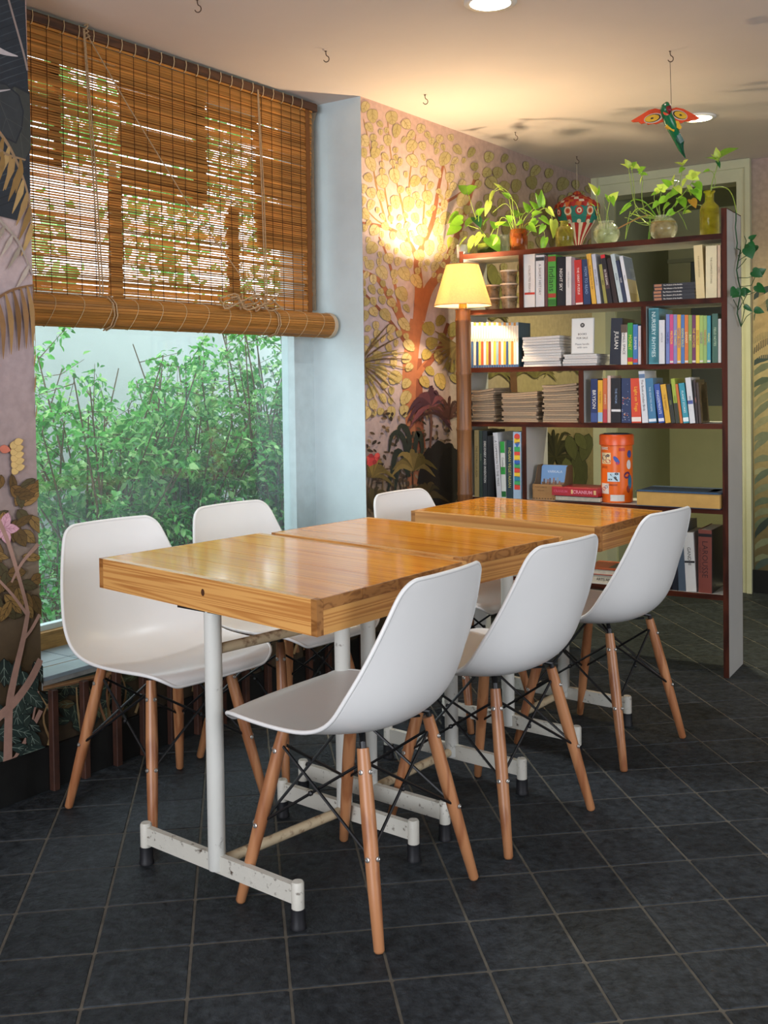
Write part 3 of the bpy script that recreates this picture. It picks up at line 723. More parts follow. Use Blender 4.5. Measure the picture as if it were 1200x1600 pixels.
for k in range(n):
    z = zt - (k + 0.5) * pitch
    hgt = rb.choice((0.0050, 0.0054, 0.0058, 0.0062, 0.0066)) if rb.random() < 0.84 else rb.uniform(0.0074, 0.0083)
    if k < 12: hgt = max(hgt, 0.0074)
    if k > n - 9: hgt = 0.0078
    dz0, dz1, zm = rb.uniform(-0.0012, 0.0012), rb.uniform(-0.0012, 0.0012), rb.uniform(-0.002, 0.002)
    xs = rb.uniform(-0.0015, 0.0015)
    shrink = -0.04 * (k / n) if True else 0
    ys = [(y0b, dz0), (-0.4, zm * 0.6 + dz0 * .5), (0.0, zm), (0.4, zm * 0.6 + dz1 * .5), (y1b + shrink, dz1)]
    m = MB(); h = hgt / 2
    ring = []
    for yy, dd in ys: ring += [(xs + 0.0015, yy, z + dd - h), (xs + 0.0015, yy, z + dd + h), (xs - 0.0012, yy, z + dd + h), (xs - 0.0012, yy, z + dd - h)]
    fs = [(0, 1, 2, 3), (19, 18, 17, 16)]
    for i in range(4):
        for j in range(4): fs.append((i * 4 + j, (i + 1) * 4 + j, (i + 1) * 4 + (j + 1) % 4, i * 4 + (j + 1) % 4))
    m.add(ring, fs).build('slat', slat_mat, blind)
# doubled-up pieces of older blind sewn behind: dense patches
def patch(px0, px1, py0, py1, density, keep):
    P = lambda x, y: at(x, y, (BX - 0.008, 0, 0), (1, 0, 0))
    a = P(px0, (py0 + py1) / 2).y - 2.75; b = P(px1, (py0 + py1) / 2).y - 2.75
    zt_ = P((px0 + px1) / 2, py0).z - CZ; zb_ = P((px0 + px1) / 2, py1).z - CZ
    z = min(zt_, -0.05)
    while z > max(zb_, -0.905):
        if rb.random() < keep:
            j = rb.uniform(-0.012, 0.012)
            MB().box((-0.0095 + rb.uniform(-.001, .001), a + j, z - density), (-0.007, b + j * 0.5, z), None).build('backing_slat', slat_dark, blind)
        z -= pitch
patch(40, 92, 30, 256, 0.0062, 0.72)
patch(80, 93, 35, 257, 0.0080, 1.0)
patch(93, 316, 45, 130, 0.0060, 0.55)
patch(186, 316, 120, 312, 0.0066, 0.82)
patch(302, 322, 100, 312, 0.0080, 1.0)
patch(322, 400, 130, 205, 0.006, 0.5)
patch(398, 484, 130, 390, 0.0066, 0.8)
patch(172, 192, 282, 468, 0.0080, 1.0)
patch(192, 372, 300, 468, 0.005, 0.22)
patch(355, 374, 322, 468, 0.0080, 1.0)
patch(474, 485, 150, 470, 0.0080, 1.0)
for k in range(26):
    yy = y0b + 0.03 + k * (y1b - y0b - 0.05) / 25
    if yy > y1b - 0.02: continue
    MB().tube([(0.0035, yy, zt), (0.0035, yy - 0.004, (zt + zb) / 2), (0.0035, yy, zb)], 0.0011, 4).build('thread', dark_thread, blind)
    MB().tube([(0.014, yy, -0.012), (0.0165, yy, -0.03), (0.012, yy, -0.049), (0.003, yy, -0.054)], 0.0014, 4).build('stitch', cream_thread, blind)
# rolled-up bottom
RZ, RR = -0.945, 0.051
roll_end = 0.795
for k in range(34):
    a = 2 * pi * k / 34; R = Matrix.Rotation(a, 3, 'Y'); rr = RR + rb.uniform(-0.0012, 0.0012)
    MB().box((rr - 0.003, y0b - 0.02, -0.0041), (rr, roll_end - 0.02, 0.0041), R=R, o=(0.035, 0, RZ)).build('rolled_slat', slat_mat, blind)
MB().lathe([(0.0, 0.02), (0.047, 0.02), (0.047, roll_end - y0b - 0.03), (0.0, roll_end - y0b - 0.03)], 20, o=(0.035, y0b, RZ), axis=(0, 1, 0)).build('roll_core', slat_dark, blind)
MB().lathe([(0.053, 0), (0.0545, 0.003), (0.0545, 0.02), (0.049, 0.022), (0.047, 0.018), (0.0, 0.018)], 28, o=(0.035, roll_end - 0.022, RZ), axis=(0, 1, 0)).build('end_binding', M('canvas_tape', '#b4a48c', rough=0.9), blind, smooth=False)
MB().box((-0.004, y1b - 0.046, zb), (0.004, y1b - 0.020, zt)).build('edge_tape', slat_dark, blind)
for k in range(14):
    yy = y0b + 0.04 + k * 0.112
    MB().tube([(0.035 + 0.0535 * cos(t), yy + 0.012 * sin(2 * t), RZ + 0.0535 * sin(t)) for t in [2 * pi * i / 20 for i in range(21)]], 0.0009, 4).build('stitch', cream_thread, blind)
# cords: two lifting loops, one slack diagonal and the knotted bundle
def bl(px, py, dx=0.0):
    p = at(px, py, (BX + 0.012 + dx, 0, 0), (1, 0, 0)); return p - Vector((BX, 2.75, CZ))
def cord(pts, r, name='cord'): return autosmooth(MB().tube(pts, r, 6).build(name, thread, blind), 80)
def loop(px0, py0, px1, py1):
    a = bl(px0, py0); b = bl(px1, py1)
    for s in (-0.006, 0.006):
        ring = [Vector((0.035 + 0.058 * cos(t), b.y + s, RZ + 0.058 * sin(t))) for t in (1.9, 1.2, 0.5, -0.2, -0.9, -1.6)]
        cord([a + Vector((0, s * 0.3, 0)), a.lerp(b, 0.5) + Vector((0.01, s, 0)), b + Vector((0.01, s, 0.03))] + ring, 0.0026)
loop(131, 45, 156, 470); loop(403, 140, 413, 470)
cord([bl(135, 52), bl(200, 165, .02), bl(290, 312, .03), bl(405, 470, .06)], 0.0022)
for k in range(4):
    cord([bl(133, 30 + k * 7) + Vector((0.004, 0.004 * sin(k * 2), 0)), bl(136, 36 + k * 7) + Vector((0.008, 0.006 * cos(k * 2.3), 0)), bl(131, 40 + k * 7)], 0.0028, 'knot')
for k in range(8):
    a = k * 0.8; pts = []
    for i in range(17):
        t = 2 * pi * i / 16; cx = 358 + k * 9.5
        pts.append(bl(cx + 15 * cos(t + a) + 4 * sin(2 * t), 470 + k * 0.8 + 9 * sin(t) * (1 if k % 2 else -1) + 3 * cos(3 * t + a), 0.075 + 0.012 * sin(t + a)))
    cord(pts, 0.0032, 'knot')
tag(autosmooth(MB().tube([(GX + 0.02, YR - 0.013, CZ - 0.005), (GX + 0.045, YR - 0.03, CZ - 0.03), (GX + 0.02, YR - 0.02, CZ - 0.08), (GX + 0.015, YR - 0.012, 1.5)], [0.014, 0.015, 0.012, 0.011], 10).build('wrapped_pole', M('linen_wrap', '#8a7a64', rough=0.9, noise=(60, 0.8, 1.15)))),
    'thin cloth wrapped pole standing against the right reveal beside the blind', 'pole')

# ------------------------------------------------------------------ ceiling: two downlights and a row of hooks
def downlight(x, y, label, power, col):
    root = tag(empty('downlight', (x, y, CZ)), label, 'lamp', 'ceiling downlights')
    MB().lathe([(0.062, 0.0), (0.082, -0.002), (0.083, -0.008), (0.064, -0.010)], 32, cap=False).build('trim_ring', M('white_plastic', '#e3e1da', rough=0.4), root, smooth=True)
    MB().lathe([(0.0, -0.006), (0.064, -0.006), (0.064, -0.009), (0.0, -0.009)], 32).build('diffuser', M('lit_diffuser_' + label[:4], (1, 1, 1), emit=(col, 14.0)), root)
    l = bpy.data.lights.new('downlight_beam', 'SPOT'); l.energy = power; l.color = col; l.spot_size = radians(150); l.spot_blend = 1.0; l.shadow_soft_size = 0.06
    o = bpy.data.objects.new('downlight_beam', l); COL.objects.link(o); o.location = (x, y, CZ - 0.02)
downlight(-1.607, 4.795, 'round ceiling downlight glowing behind the hanging parrot', 170, (1.0, 0.93, 0.62))
downlight(-1.634, 2.93, 'cold round ceiling downlight at the top edge above the tables', 60, (0.92, 0.96, 1.0))
hook_mat = M('rusty_hook', '#5c4a3c', rough=0.5, metal=0.7)
def hook(x, y, label, r=0.011):
    pts = [(0, 0, 0), (0.001, 0, -0.012), (0.004, 0, -0.018)] + [(0.002 + r * 0.9 * sin(t), 0.0, -0.028 + r * cos(t)) for t in [0.2 + 0.42 * i for i in range(11)]]
    o = tag(autosmooth(MB().tube([(p[0] * cos(0.6), p[0] * sin(0.6), p[2]) for p in pts], 0.0018, 6).lathe([(0.005, -0.001), (0.004, 0.0)], 8).build('ceiling_hook', hook_mat, None, (x, y, CZ))), label, 'hook', 'screw hooks in the ceiling'); return o
hook(-2.353, 3.012, 'small open screw hook in the ceiling near the top of the blind')
hook(-2.387, 3.718, 'small screw hook in the ceiling above the painted tree')
hook(-2.404, 4.54, 'small screw hook in the ceiling amid the leaf shadows over the bookcase')
hook(-2.352, 2.372, 'small screw hook at the very top edge of the picture')
hook(-2.409, 5.241, 'ceiling hook from which the paper balloon hangs')
hook(-1.365, 3.776, 'ceiling hook holding the painted parrot')
# ------------------------------------------------------------------ tables
pine = wood('pine_varnished', '#ea9c2c', '#d1801b', scale=(0.5, 14, 14), rough=0.10, coat=0.0, rings=8, spec=0.42)
pine_side = wood('pine_side', '#d9a25c', '#b4763a', scale=(0.3, 10, 17), rough=0.28, coat=0.0, rings=17)
endgrain = wood('pine_endgrain', '#a9743c', '#82501f', scale=(6, 14, 30), rough=0.45, rings=5)
chipped = M('chipped_white_enamel', '#cfd0c8', rough=0.45, noise=(26, 0.62, 0.72), col2='#4a4038', bump=(40, 0.1))
worn = M('worn_white_enamel', '#c6c4b8', rough=0.5, noise=(60, 0.60, 0.72), col2='#4d3f33', bump=(60, 0.15))
rusty = M('dirty_cream_enamel', '#b9a888', rough=0.55, noise=(40, 0.52, 0.70), col2='#6b4c33', bump=(60, 0.15))
rubber = M('black_rubber', '#15161a', rough=0.55)
def table(corners, zt, legs, label, seed):
    FL, FR, BR_, BL = [Vector((c[0], c[1], 0)) for c in corners]
    ctr = (FL + FR + BR_ + BL) / 4
    root = tag(empty('table', ctr), label, 'table', 'pine topped cafe tables in a row')
    TH = 0.076; q = [p - ctr for p in (FL, FR, BR_, BL)]
    ang = atan2((q[1] - q[0]).y, (q[1] - q[0]).x)
    def lp(u, v): return q[0].lerp(q[1], u).lerp(q[3].lerp(q[2], u), v)
    W = (q[1] - q[0]).length; D = (q[3] - q[0]).length
    def slab(name, u0, u1, v0, v1, z0, z1, mat, ax=ang):
        c = lp((u0 + u1) / 2, (v0 + v1) / 2); R = Matrix.Rotation(-ax, 3, 'Z')
        P = [R @ (lp(u, v) - c) for u, v in ((u0, v0), (u1, v0), (u1, v1), (u0, v1))]
        o = MB().quad_prism([(p.x, p.y, z0 - zt) for p in P], [(p.x, p.y, z1 - zt) for p in P]).build(name, mat, root, (c.x, c.y, zt)); o.rotation_euler = (0, 0, ax); return o
    e = 0.020; ts = 0.024
    fu = e / W; fv = e / D
    nb = 4
    for k in range(nb):
        gapv = 0.0006 / D
        v0 = fv + (1 - 2 * fv) * k / nb + gapv; v1 = fv + (1 - 2 * fv) * (k + 1) / nb - gapv
        slab('plank', fu * 0.25, 1 - fu * 0.25, v0, v1, zt - ts, zt, pine)
        for ua, ub in ((0, fu * 0.25), (1 - fu * 0.25, 1)):
            slab('plank_end', ua, ub, v0, v1, zt - ts, zt, endgrain)
    slab('front_apron', fu * 0.9, 1 - fu * 0.9, 0, fv, zt - TH, zt, pine_side)
    for ua, ub in ((0, fu * 0.9), (1 - fu * 0.9, 1)): slab('apron_end', ua, ub, 0, fv, zt - TH, zt, endgrain)
    slab('back_apron', 0, 1, 1 - fv, 1, zt - TH, zt, pine_side)
    a2 = atan2((q[2] - q[1]).y, (q[2] - q[1]).x)
    slab('side_apron', 1 - fu, 1, fv, 1 - fv, zt - TH, zt - ts - 0.0004, pine_side, a2)
    slab('side_apron', 0, fu, fv, 1 - fv, zt - TH, zt - ts - 0.0004, pine_side, a2)
    slab('under_panel', fu, 1 - fu, fv, 1 - fv, zt - TH + 0.012, zt - ts, pine)
    cols = []
    for (xc, yc, hl, tl) in legs:
        c = Vector((xc, yc, 0)) - ctr; d = Vector((cos(tl), sin(tl), 0)); s = Vector((-sin(tl), cos(tl), 0)); cols.append(c)
        R = Matrix.Rotation(tl, 3, 'Z')
        lg = autosmooth(MB().lathe([(0.0195, 0.058), (0.0205, 0.06), (0.0205, zt - TH), (0.0, zt - TH)], 18, o=c).build('leg', chipped, root))
        fb = MB().box((-hl, -0.008, 0.052), (hl, 0.008, 0.094), R=R, o=c).build('foot_bar', worn, root)
        for sg in (-1, 1):
            e_ = c + d * (sg * hl)
            autosmooth(MB().lathe([(0.0145, 0.040), (0.0145, 0.098), (0.012, 0.102), (0.0, 0.102)], 14, o=e_).build('end_post', worn, root))
            autosmooth(MB().lathe([(0.0185, 0.0), (0.0185, 0.006), (0.0165, 0.01), (0.0165, 0.043), (0.0, 0.043)], 14, o=e_).build('rubber_foot', rubber, root))
    a, b = cols
    zz = Vector((0, 0, 0.072)); n = (b - a).normalized()
    autosmooth(MB().tube([a + n * 0.018 + zz, b - n * 0.018 + zz], 0.0125, 10).build('stretcher', rusty, root), 60)
    zz = Vector((0, 0, 0.572)); autosmooth(MB().tube([a + n * 0.018 + zz, b - n * 0.018 + zz], 0.0125, 10).build('upper_rail', rusty, root), 60)
    for c in cols:
        MB().box((-0.10, -0.02, zt - TH - 0.006), (0.10, 0.02, zt - TH + 0.001), R=Matrix.Rotation(legs[0][3], 3, 'Z'), o=c).build('top_bracket', M('dark_steel', '#33302e', rough=0.5, metal=0.6), root)
    return root
def sc(c, k): return [(x * k, y * k) for x, y in c]
T1 = [(-2.17, 1.797), (-1.355, 1.677), (-1.331, 2.236), (-2.112, 2.350)]
T2 = sc([(-2.087, 2.374), (-1.371, 2.265), (-1.306, 2.729), (-2.043, 2.804)], (1.19 - 0.749) / (1.19 - 0.745))
T3 = sc([(-2.014, 3.015), (-1.291, 2.947), (-1.273, 3.419), (-2.004, 3.519)], (1.19 - 0.735) / (1.19 - 0.745))
table(T1, 0.745, ((-1.737, 1.765, 0.258, -0.06), (-1.672, 2.172, 0.225, -0.06)), 'nearest pine topped table with a knot in its front board', 1)
table(T2, 0.749, ((-1.695, 2.318, 0.25, -0.06), (-1.667, 2.70, 0.245, -0.06)), 'middle pine table standing slightly proud of the nearest one', 2)
table(T3, 0.735, ((-1.66, 3.045, 0.25, -0.06), (-1.645, 3.43, 0.245, -0.06)), 'farthest pine table in front of the bookcase', 3)
# knot on the front board of the nearest table
fa = Vector((-2.17, 1.797, 0)); fb_ = Vector((-1.355, 1.677, 0)); kd = (fb_ - fa).normalized(); kn = Vector((kd.y, -kd.x, 0))
t1 = [o for o in bpy.data.objects if o.name == 'table'][0]
kp = fa + kd * 0.44 + Vector((0, 0, 0.712)) - t1.location
kb = MB(); ring = []
for i in range(12): a = 2 * pi * i / 12; ring.append(kp + kd * 0.0065 * cos(a) + Vector((0, 0, 0.0085 * sin(a))) + kn * 0.0006)
kb.add(ring, [tuple(range(12))]).build('knot', M('knot_wood', '#4a2a14', rough=0.6), t1)

# ------------------------------------------------------------------ moulded shell chairs on dowel legs
shell_mat = M('white_moulded_plastic', '#e2e2de', rough=0.33, noise=(3, 0.97, 1.02), spec=0.45)
dowel = wood('beech_dowel', '#ad7850', '#8f5a38', scale=(18, 18, 1.4), rough=0.38, rings=3)
wire_b = M('black_wire', '#101113', rough=0.45)
bolt_m = M('zinc_bolt', '#b8b6b0', rough=0.35, metal=0.9)
def shell_mesh():
    # station: x, z of the centre line, half width, lateral lift (z), forward wrap (x)
    S = [(0.252, 0.411, 0.150, 0.000, -0.006), (0.258, 0.425, 0.172, 0.000, -0.014), (0.248, 0.437, 0.194, 0.002, -0.016), (0.217, 0.442, 0.208, 0.005, -0.012), (0.175, 0.439, 0.220, 0.010, -0.004), (0.115, 0.431, 0.227, 0.016, 0.0),
         (0.045, 0.423, 0.231, 0.022, 0.0), (-0.030, 0.417, 0.234, 0.031, 0.0), (-0.092, 0.419, 0.236, 0.045, 0.012), (-0.140, 0.433, 0.236, 0.055, 0.030), (-0.176, 0.462, 0.234, 0.052, 0.048), (-0.200, 0.503, 0.230, 0.038, 0.056),
         (-0.215, 0.553, 0.221, 0.020, 0.053), (-0.227, 0.608, 0.209, 0.008, 0.044), (-0.238, 0.663, 0.195, 0.002, 0.034), (-0.248, 0.713, 0.180, 0.0, 0.026), (-0.256, 0.751, 0.168, 0.0, 0.021), (-0.261, 0.774, 0.156, -0.002, 0.017), (-0.264, 0.787, 0.132, -0.001, 0.013)]
    m = MB(); nu = 14
    for (x, z, w_, lz, fx) in S:
        for j in range(nu + 1):
            t = -1 + 2 * j / nu; k = abs(t) ** 2.3
            m.v.append((x + fx * k, w_ * t, z + lz * k))
    for i in range(len(S) - 1):
        for j in range(nu): m.f.append((i * (nu + 1) + j, i * (nu + 1) + j + 1, (i + 1) * (nu + 1) + j + 1, (i + 1) * (nu + 1) + j)); m.c.append(None); m.mi.append(0)
    me = m.mesh('shell'); o = bpy.data.objects.new('shell', me); COL.objects.link(o)
    a = o.modifiers.new('s', 'SUBSURF'); a.levels = 2; a.render_levels = 2
    dg = bpy.context.evaluated_depsgraph_get(); global SKIN; SKIN = bpy.data.meshes.new_from_object(o.evaluated_get(dg))
    b = o.modifiers.new('t', 'SOLIDIFY'); b.thickness = 0.0065; b.offset = 0
    c = o.modifiers.new('b', 'BEVEL'); c.width = 0.0025; c.segments = 2; c.limit_method = 'ANGLE'; c.angle_limit = radians(50)
    dg = bpy.context.evaluated_depsgraph_get(); me2 = bpy.data.meshes.new_from_object(o.evaluated_get(dg)); bpy.data.objects.remove(o)
    me2.materials.clear(); me2.materials.append(shell_mat); me2.polygons.foreach_set('use_smooth', [True] * len(me2.polygons)); return me2
SHELL = shell_mesh()
def rim_mesh():
    """rolled lip following the edge of the shell"""
    bm = bmesh.new(); bm.from_mesh(SKIN)
    be = [e for e in bm.edges if e.is_boundary]; nb = {}
    for e in be:
        for v in e.verts: nb.setdefault(v, []).append(e.other_vert(v))
    st = be[0].verts[0]; loop = [st]; prev = None; cur = st
    while True:
        nx = [v for v in nb[cur] if v is not prev][0]
        if nx is st: break
        loop.append(nx); prev, cur = cur, nx
    pts = [v.co.copy() for v in loop]; pts.append(pts[0]); bm.free()
    m = MB(); m.tube(pts, 0.0050, 8, cap=False); me = m.mesh('rim'); me.materials.append(shell_mat); me.polygons.foreach_set('use_smooth', [True] * len(me.polygons)); return me
RIM = rim_mesh()
def make_chair():
    root = tag(empty('shell_chair'), 'white shell chair', 'chair', 'white shell chairs on wooden dowel legs')
    sh = link('shell', SHELL, root); link('rim', RIM, root)
    for sx in (-1, 1):
        for sy in (-1, 1):
            f = Vector((sx * 0.196, sy * 0.196, 0.0)); t = Vector((sx * 0.112, sy * 0.130, 0.402))
            d = (t - f); pts = [f + d * k for k in (0, 0.012, 0.3, 0.62, 0.9, 1.0)]
            lg = autosmooth(MB().tube(pts, [0.0085, 0.0115, 0.0145, 0.0165, 0.0150, 0.0135], 14).build('leg', dowel, root), 60)
            n = Vector((sx, sy, 0)).normalized()
            for k in (0.45, 0.88):
                rr = 0.0165 if k < 0.6 else 0.0152
                for face in (Vector((sx, 0, 0.2)).normalized(), Vector((0, sy, 0.2)).normalized()):
                    p = f + d * k + face * (rr - 0.001)
                    autosmooth(MB().lathe([(0.0056, 0), (0.0056, 0.0022), (0.0036, 0.003), (0.0030, 0.0016), (0, 0.0016)], 12, o=p, axis=face).build('bolt', bolt_m, lg), 30)
            MB().tube([t - d.normalized() * 0.035 + n * 0.002, t + Vector((0, 0, 0.012)), Vector((sx * 0.09, sy * 0.10, 0.423))], [0.0062, 0.0072, 0.0062], 8).build('bracket', wire_b, root)
    def rod(a, b): MB().tube([a, b], 0.0036, 6).build('rod', wire_b, root)
    def on(sx, sy, k): return Vector((sx * (0.196 - 0.084 * k), sy * (0.196 - 0.066 * k), 0.402 * k))
    for ax in (0, 1):
        for s in (-1, 1):
            a = (s, -1) if ax == 0 else (-1, s); b = (s, 1) if ax == 0 else (1, s)
            off = Vector((-s * 0.004, 0, 0)) if ax == 0 else Vector((0, -s * 0.004, 0))
            rod(on(*a, 0.93) + off, on(*b, 0.46) + off); rod(on(*b, 0.93) - off, on(*a, 0.46) - off)
            MB().lathe([(0, -0.006), (0.006, -0.003), (0.006, 0.003), (0, 0.006)], 8, o=(on(*a, 0.93) + on(*b, 0.46)) * 0.5, axis=(1, 0, 0) if ax == 0 else (0, 1, 0)).build('rod_clip', wire_b, root)
    for s in (-1, 1): rod(Vector((-0.10 * s, -0.115, 0.405)), Vector((0.10 * s, 0.115, 0.405)))
    return root
proto = make_chair()
chairs = [
    ((-1.467, 1.958), 180, 0.985, 'nearest white shell chair with its back to the camera side at the nearest table'),
    ((-1.425, 2.512), 180 - 7, 0.985, 'white shell chair at the right of the middle table'),
    ((-1.415, 3.219), 180 - 6.6, 0.985, 'white shell chair at the right of the farthest table by the bookcase'),
    ((-2.227, 2.070), -6, 1.0, 'white shell chair at the window facing us across the nearest table'),
    ((-2.205, 2.565), -5, 1.0, 'white shell chair at the window mostly hidden behind the table tops'),
    ((-1.985, 3.255), -4, 0.985, 'white shell chair against the painted wall, only its top above the tables'),
]
for k, (p, a, s, lab) in enumerate(chairs):
    o = proto if k == 0 else copy_tree(proto)
    o.location = (p[0], p[1], 0); o.rotation_euler = (0, 0, radians(a)); o.scale = (1, 1, s); o['label'] = lab
# ------------------------------------------------------------------ bookcase (local frame: x runs along it to the right, y away from the room)
BA = radians(4.0)
BO = Vector((-1.284, 4.164, 0))
BXv = Vector((cos(BA), sin(BA), 0)); BYv = Vector((-sin(BA), cos(BA), 0))
case = tag(empty('bookcase', BO, (0, 0, BA)), 'open backed white laminate bookcase with reddish brown edges, full of books and magazines', 'bookcase')
lam = M('grey_white_laminate', '#b9b8b2', rough=0.4, noise=(6, 0.95, 1.03))
edge_m = wood('mahogany_edge', '#4d2416', '#2e140c', scale=(3, 20, 20), rough=0.5, rings=3, spec=0.12)
edge_v = wood('mahogany_edge_upright', '#4d2416', '#2e140c', scale=(20, 20, 3), rough=0.5, rings=3, spec=0.12)
DEP = 0.245; LX = -1.168
def bc(px, py, d=0.0):
    """bookcase-local (x, z) where a sight line meets the plane d behind its front"""
    p = at(px, py, BO + BYv * d, BYv) - BO
    return p.dot(BXv), p.z
shelf_z = {'top': 1.741, 'A': 1.491, 'B': 1.235, 'C': 0.995, 'D': 0.658, 'E': 0.317}   # shelf centre heights
ST = 0.020
def panel(name, x0, x1, z0, z1, upright):
    p = MB().box((x0, 0.004, z0), (x1, DEP, z1)).build(name, lam, case)
    MB().box((x0 - 0.0006, 0.0, z0 - 0.0006), (x1 + 0.0006, 0.004, z1 + 0.0006)).build('edge_strip', edge_v if upright else edge_m, p)
    return p
rp = panel('side_panel', -0.020, 0.0, 0, 1.846, True)
MB().box((-0.021, 0.0, 1.846), (0.001, DEP, 1.849)).build('edge_strip', edge_m, rp)
MB().box((-0.020, DEP, 0), (0.0, DEP + 0.004, 1.846)).build('edge_strip', edge_v, rp)
panel('side_panel', LX, LX + 0.018, 0, 1.765, True)
for k, z in shelf_z.items(): panel('shelf', LX + 0.018, -0.020, z - ST / 2, z + ST / 2, False)
def divider(pxl, pxr, py, za, zb):
    x0 = bc(pxl, py)[0]; x1 = bc(pxr, py)[0]; panel('divider', x0, x1, shelf_z[zb] + ST / 2, shelf_z[za] - ST / 2, True); return x0, x1
divider(811, 817.5, 440, 'top', 'A')
divider(1002, 1009, 525, 'A', 'B')
divider(904.5, 911.5, 620, 'B', 'C')
divider(816, 822, 720, 'C', 'D')
def on_shelf(s): return shelf_z[s] + ST / 2

# ------------------------------------------------------------------ books
paper = M('book_paper', '#d9cfb8', rough=0.9, noise=(90, 0.85, 1.05), stretch=(1, 1, 1))
ink = M('black_ink', '#16161a', rough=0.6); white_ink = M('white_ink', '#e9e6de', rough=0.6); gold_ink = M('gold_ink', '#d2a945', rough=0.5)
def cover_m(c): return M('cover_' + c.lstrip('#'), c, rough=0.38, noise=(14, 0.93, 1.05))
inks = {'k': ink, 'w': white_ink, 'g': gold_ink}
def ink_of(k): return inks[k] if k in inks else M('ink_' + k.lstrip('#'), k, rough=0.6)
def book_geo(w, h, d, hard):
    t = min(0.0022 if hard else 0.0010, w * 0.2); g = 0.003 if hard else 0.0005
    c = MB().box((0, 0, 0), (w, t, h)).box((0, t, 0), (t, d, h)).box((w - t, t, 0), (w, d, h))
    p = MB().box((t, t, g), (w - t, d - g - 0.001, h - g))
    return c, p
def book(shelf, xb0, xb1, ytop, color, label, title='', ink_='w', lean=0.0, depth=0.14, front=0.014, hard=False, bands=(), cat='book', group=None, tw=0.62, ts=0.5, ybot=None, cover=None, zbase=None):
    """xb0,xb1: spine's sides on the photo at its foot; lean: sideways shift of its head in photo px"""
    z0 = on_shelf(shelf) + 0.0003 if zbase is None else zbase
    yb = ybot if ybot else 0
    x0, _ = bc(xb0, ytop + 60, front); x1, _ = bc(xb1, ytop + 60, front)
    xt, zt = bc((xb0 + xb1) / 2 + lean, ytop, front)
    w = max(x1 - x0 - 0.0004, 0.003); rise = zt - z0; sh = xt - (x0 + x1) / 2
    th = atan2(sh, rise)
    h = hypot(sh, rise) - w * 0.5 * abs(sin(th))
    w *= cos(th)
    left = sh <= 0
    ox = x0 if left else x1
    root = empty('book'); root.location = BO + BXv * ox + BYv * front + Vector((0, 0, z0)); root.rotation_euler = Euler((0, th, BA), 'XYZ')
    off = 0 if left else -w
    c, p = book_geo(w, h, depth, hard)
    c.v = [(v[0] + off, v[1], v[2]) for v in c.v]; p.v = [(v[0] + off, v[1], v[2]) for v in p.v]
    c.build('cover', cover_m(color), root); p.build('page_block', paper, root)
    for (a, b, col) in bands:
        MB().box((off + 0.0003, -0.0004, h * a), (off + w - 0.0003, 0.0, h * b)).build('spine_band', cover_m(col), root)
    if title:
        text('spine_title', title, ink_of(ink_), root, w=h * tw, h=w * ts, R=DOWN, loc=(off + w / 2, -0.0007, h * (0.53 if tw > 0.4 else 0.6)))
    if cover:                                       # front board turned to the camera
        for (ya, yb_, a, b, col) in cover:
            MB().box((off + w, depth * ya, h * a), (off + w + 0.0004, depth * yb_, h * b)).build('cover_picture', cover_m(col), root)
    tag(root, label, cat, group); return root, (x0, x1, h, off)
rbk = random.Random(9)
# --- top row
A = 'books on the top shelf'
def bk(*a, **k): return book(*a, **k)
bk('A', 819, 835.5, 396.5, '#dcdad6', 'wide white paperback first from the left on the top book row', 'COLLECTED ESSAYS', 'k', group=A, tw=0.5, ts=0.2, bands=((0.24, 0.28, '#c0392b'),))
bk('A', 837, 850, 398.5, '#cfd2d4', 'white paperback with a small dark emblem, second on the top book row', 'A SHORT HISTORY', '#555555', group=A, tw=0.6, ts=0.3, bands=((0.89, 0.96, '#33363c'),))
bk('A', 851, 855.5, 400, '#5d3d3c', 'thin dull maroon book squeezed beside the green one on the top row', group=A)
bk('A', 856, 868.5, 398, '#4c9a3e', 'bright green book with large dark lettering on its spine, top row', 'Indians', '#1c3a1a', group=A, tw=0.5, ts=0.75, bands=((0.87, 0.97, '#8d3a2a'), (0.17, 0.25, '#a33a2c'), (0.02, 0.14, '#2f6b28')))
bk('A', 870, 883, 401, '#14161d', 'black paperback with white spine lettering right of the green book, top row', 'NIGHT SKY', 'w', group=A, tw=0.55, ts=0.35)
bk('A', 884, 892.5, 401, '#d6d3d0', 'narrow white paperback right of the black one, top row', 'THE LONG ROAD', '#777777', group=A, tw=0.6, ts=0.25)
bk('A', 893, 898.5, 403, '#8e7580', 'mauve paperback left of the red book, top row', group=A)
bk('A', 899.5, 911, 406, '#b6302a', 'red book with a white stripe on the top row', 'THE GREAT PUZZLE', 'w', lean=-2.5, group=A, tw=0.6, ts=0.3, bands=((0.01, 0.05, '#e0d6cc'),))
bk('A', 912, 923, 405, '#27395e', 'navy blue paperback with gold lettering, top row', 'HOW TO READ', '#8fa6c9', lean=-3, group=A, tw=0.6, ts=0.4)
bk('A', 925, 932, 396.5, '#d9a93f', 'tall yellow book leaning left on the top row', 'THE ROAD TO THE SEA', '#7a4a18', lean=-9, group=A, tw=0.7, ts=0.35)
bk('A', 933, 939, 397, '#b9bdc8', 'pale grey book leaning beside the yellow one, top row', 'SMALL WORLDS', '#555a66', lean=-9, group=A, ts=0.4)
bk('A', 944.5, 949.5, 413, '#97924a', 'short olive green book leaning on the top row', 'BIRDS', 'k', lean=-9, group=A, ts=0.4)
bk('A', 950, 957, 398, '#211d22', 'dark book with a red cap at the head of its spine, top row', 'IN THE DARK', 'w', lean=-12, group=A, ts=0.4, bands=((0.93, 1.0, '#c8252c'), (0.3, 0.7, '#4a3436')))
bk('A', 958, 966, 404, '#3a2a26', 'dark brown book in the shadow beside the red capped one, top row', lean=-12, group=A, front=0.03)
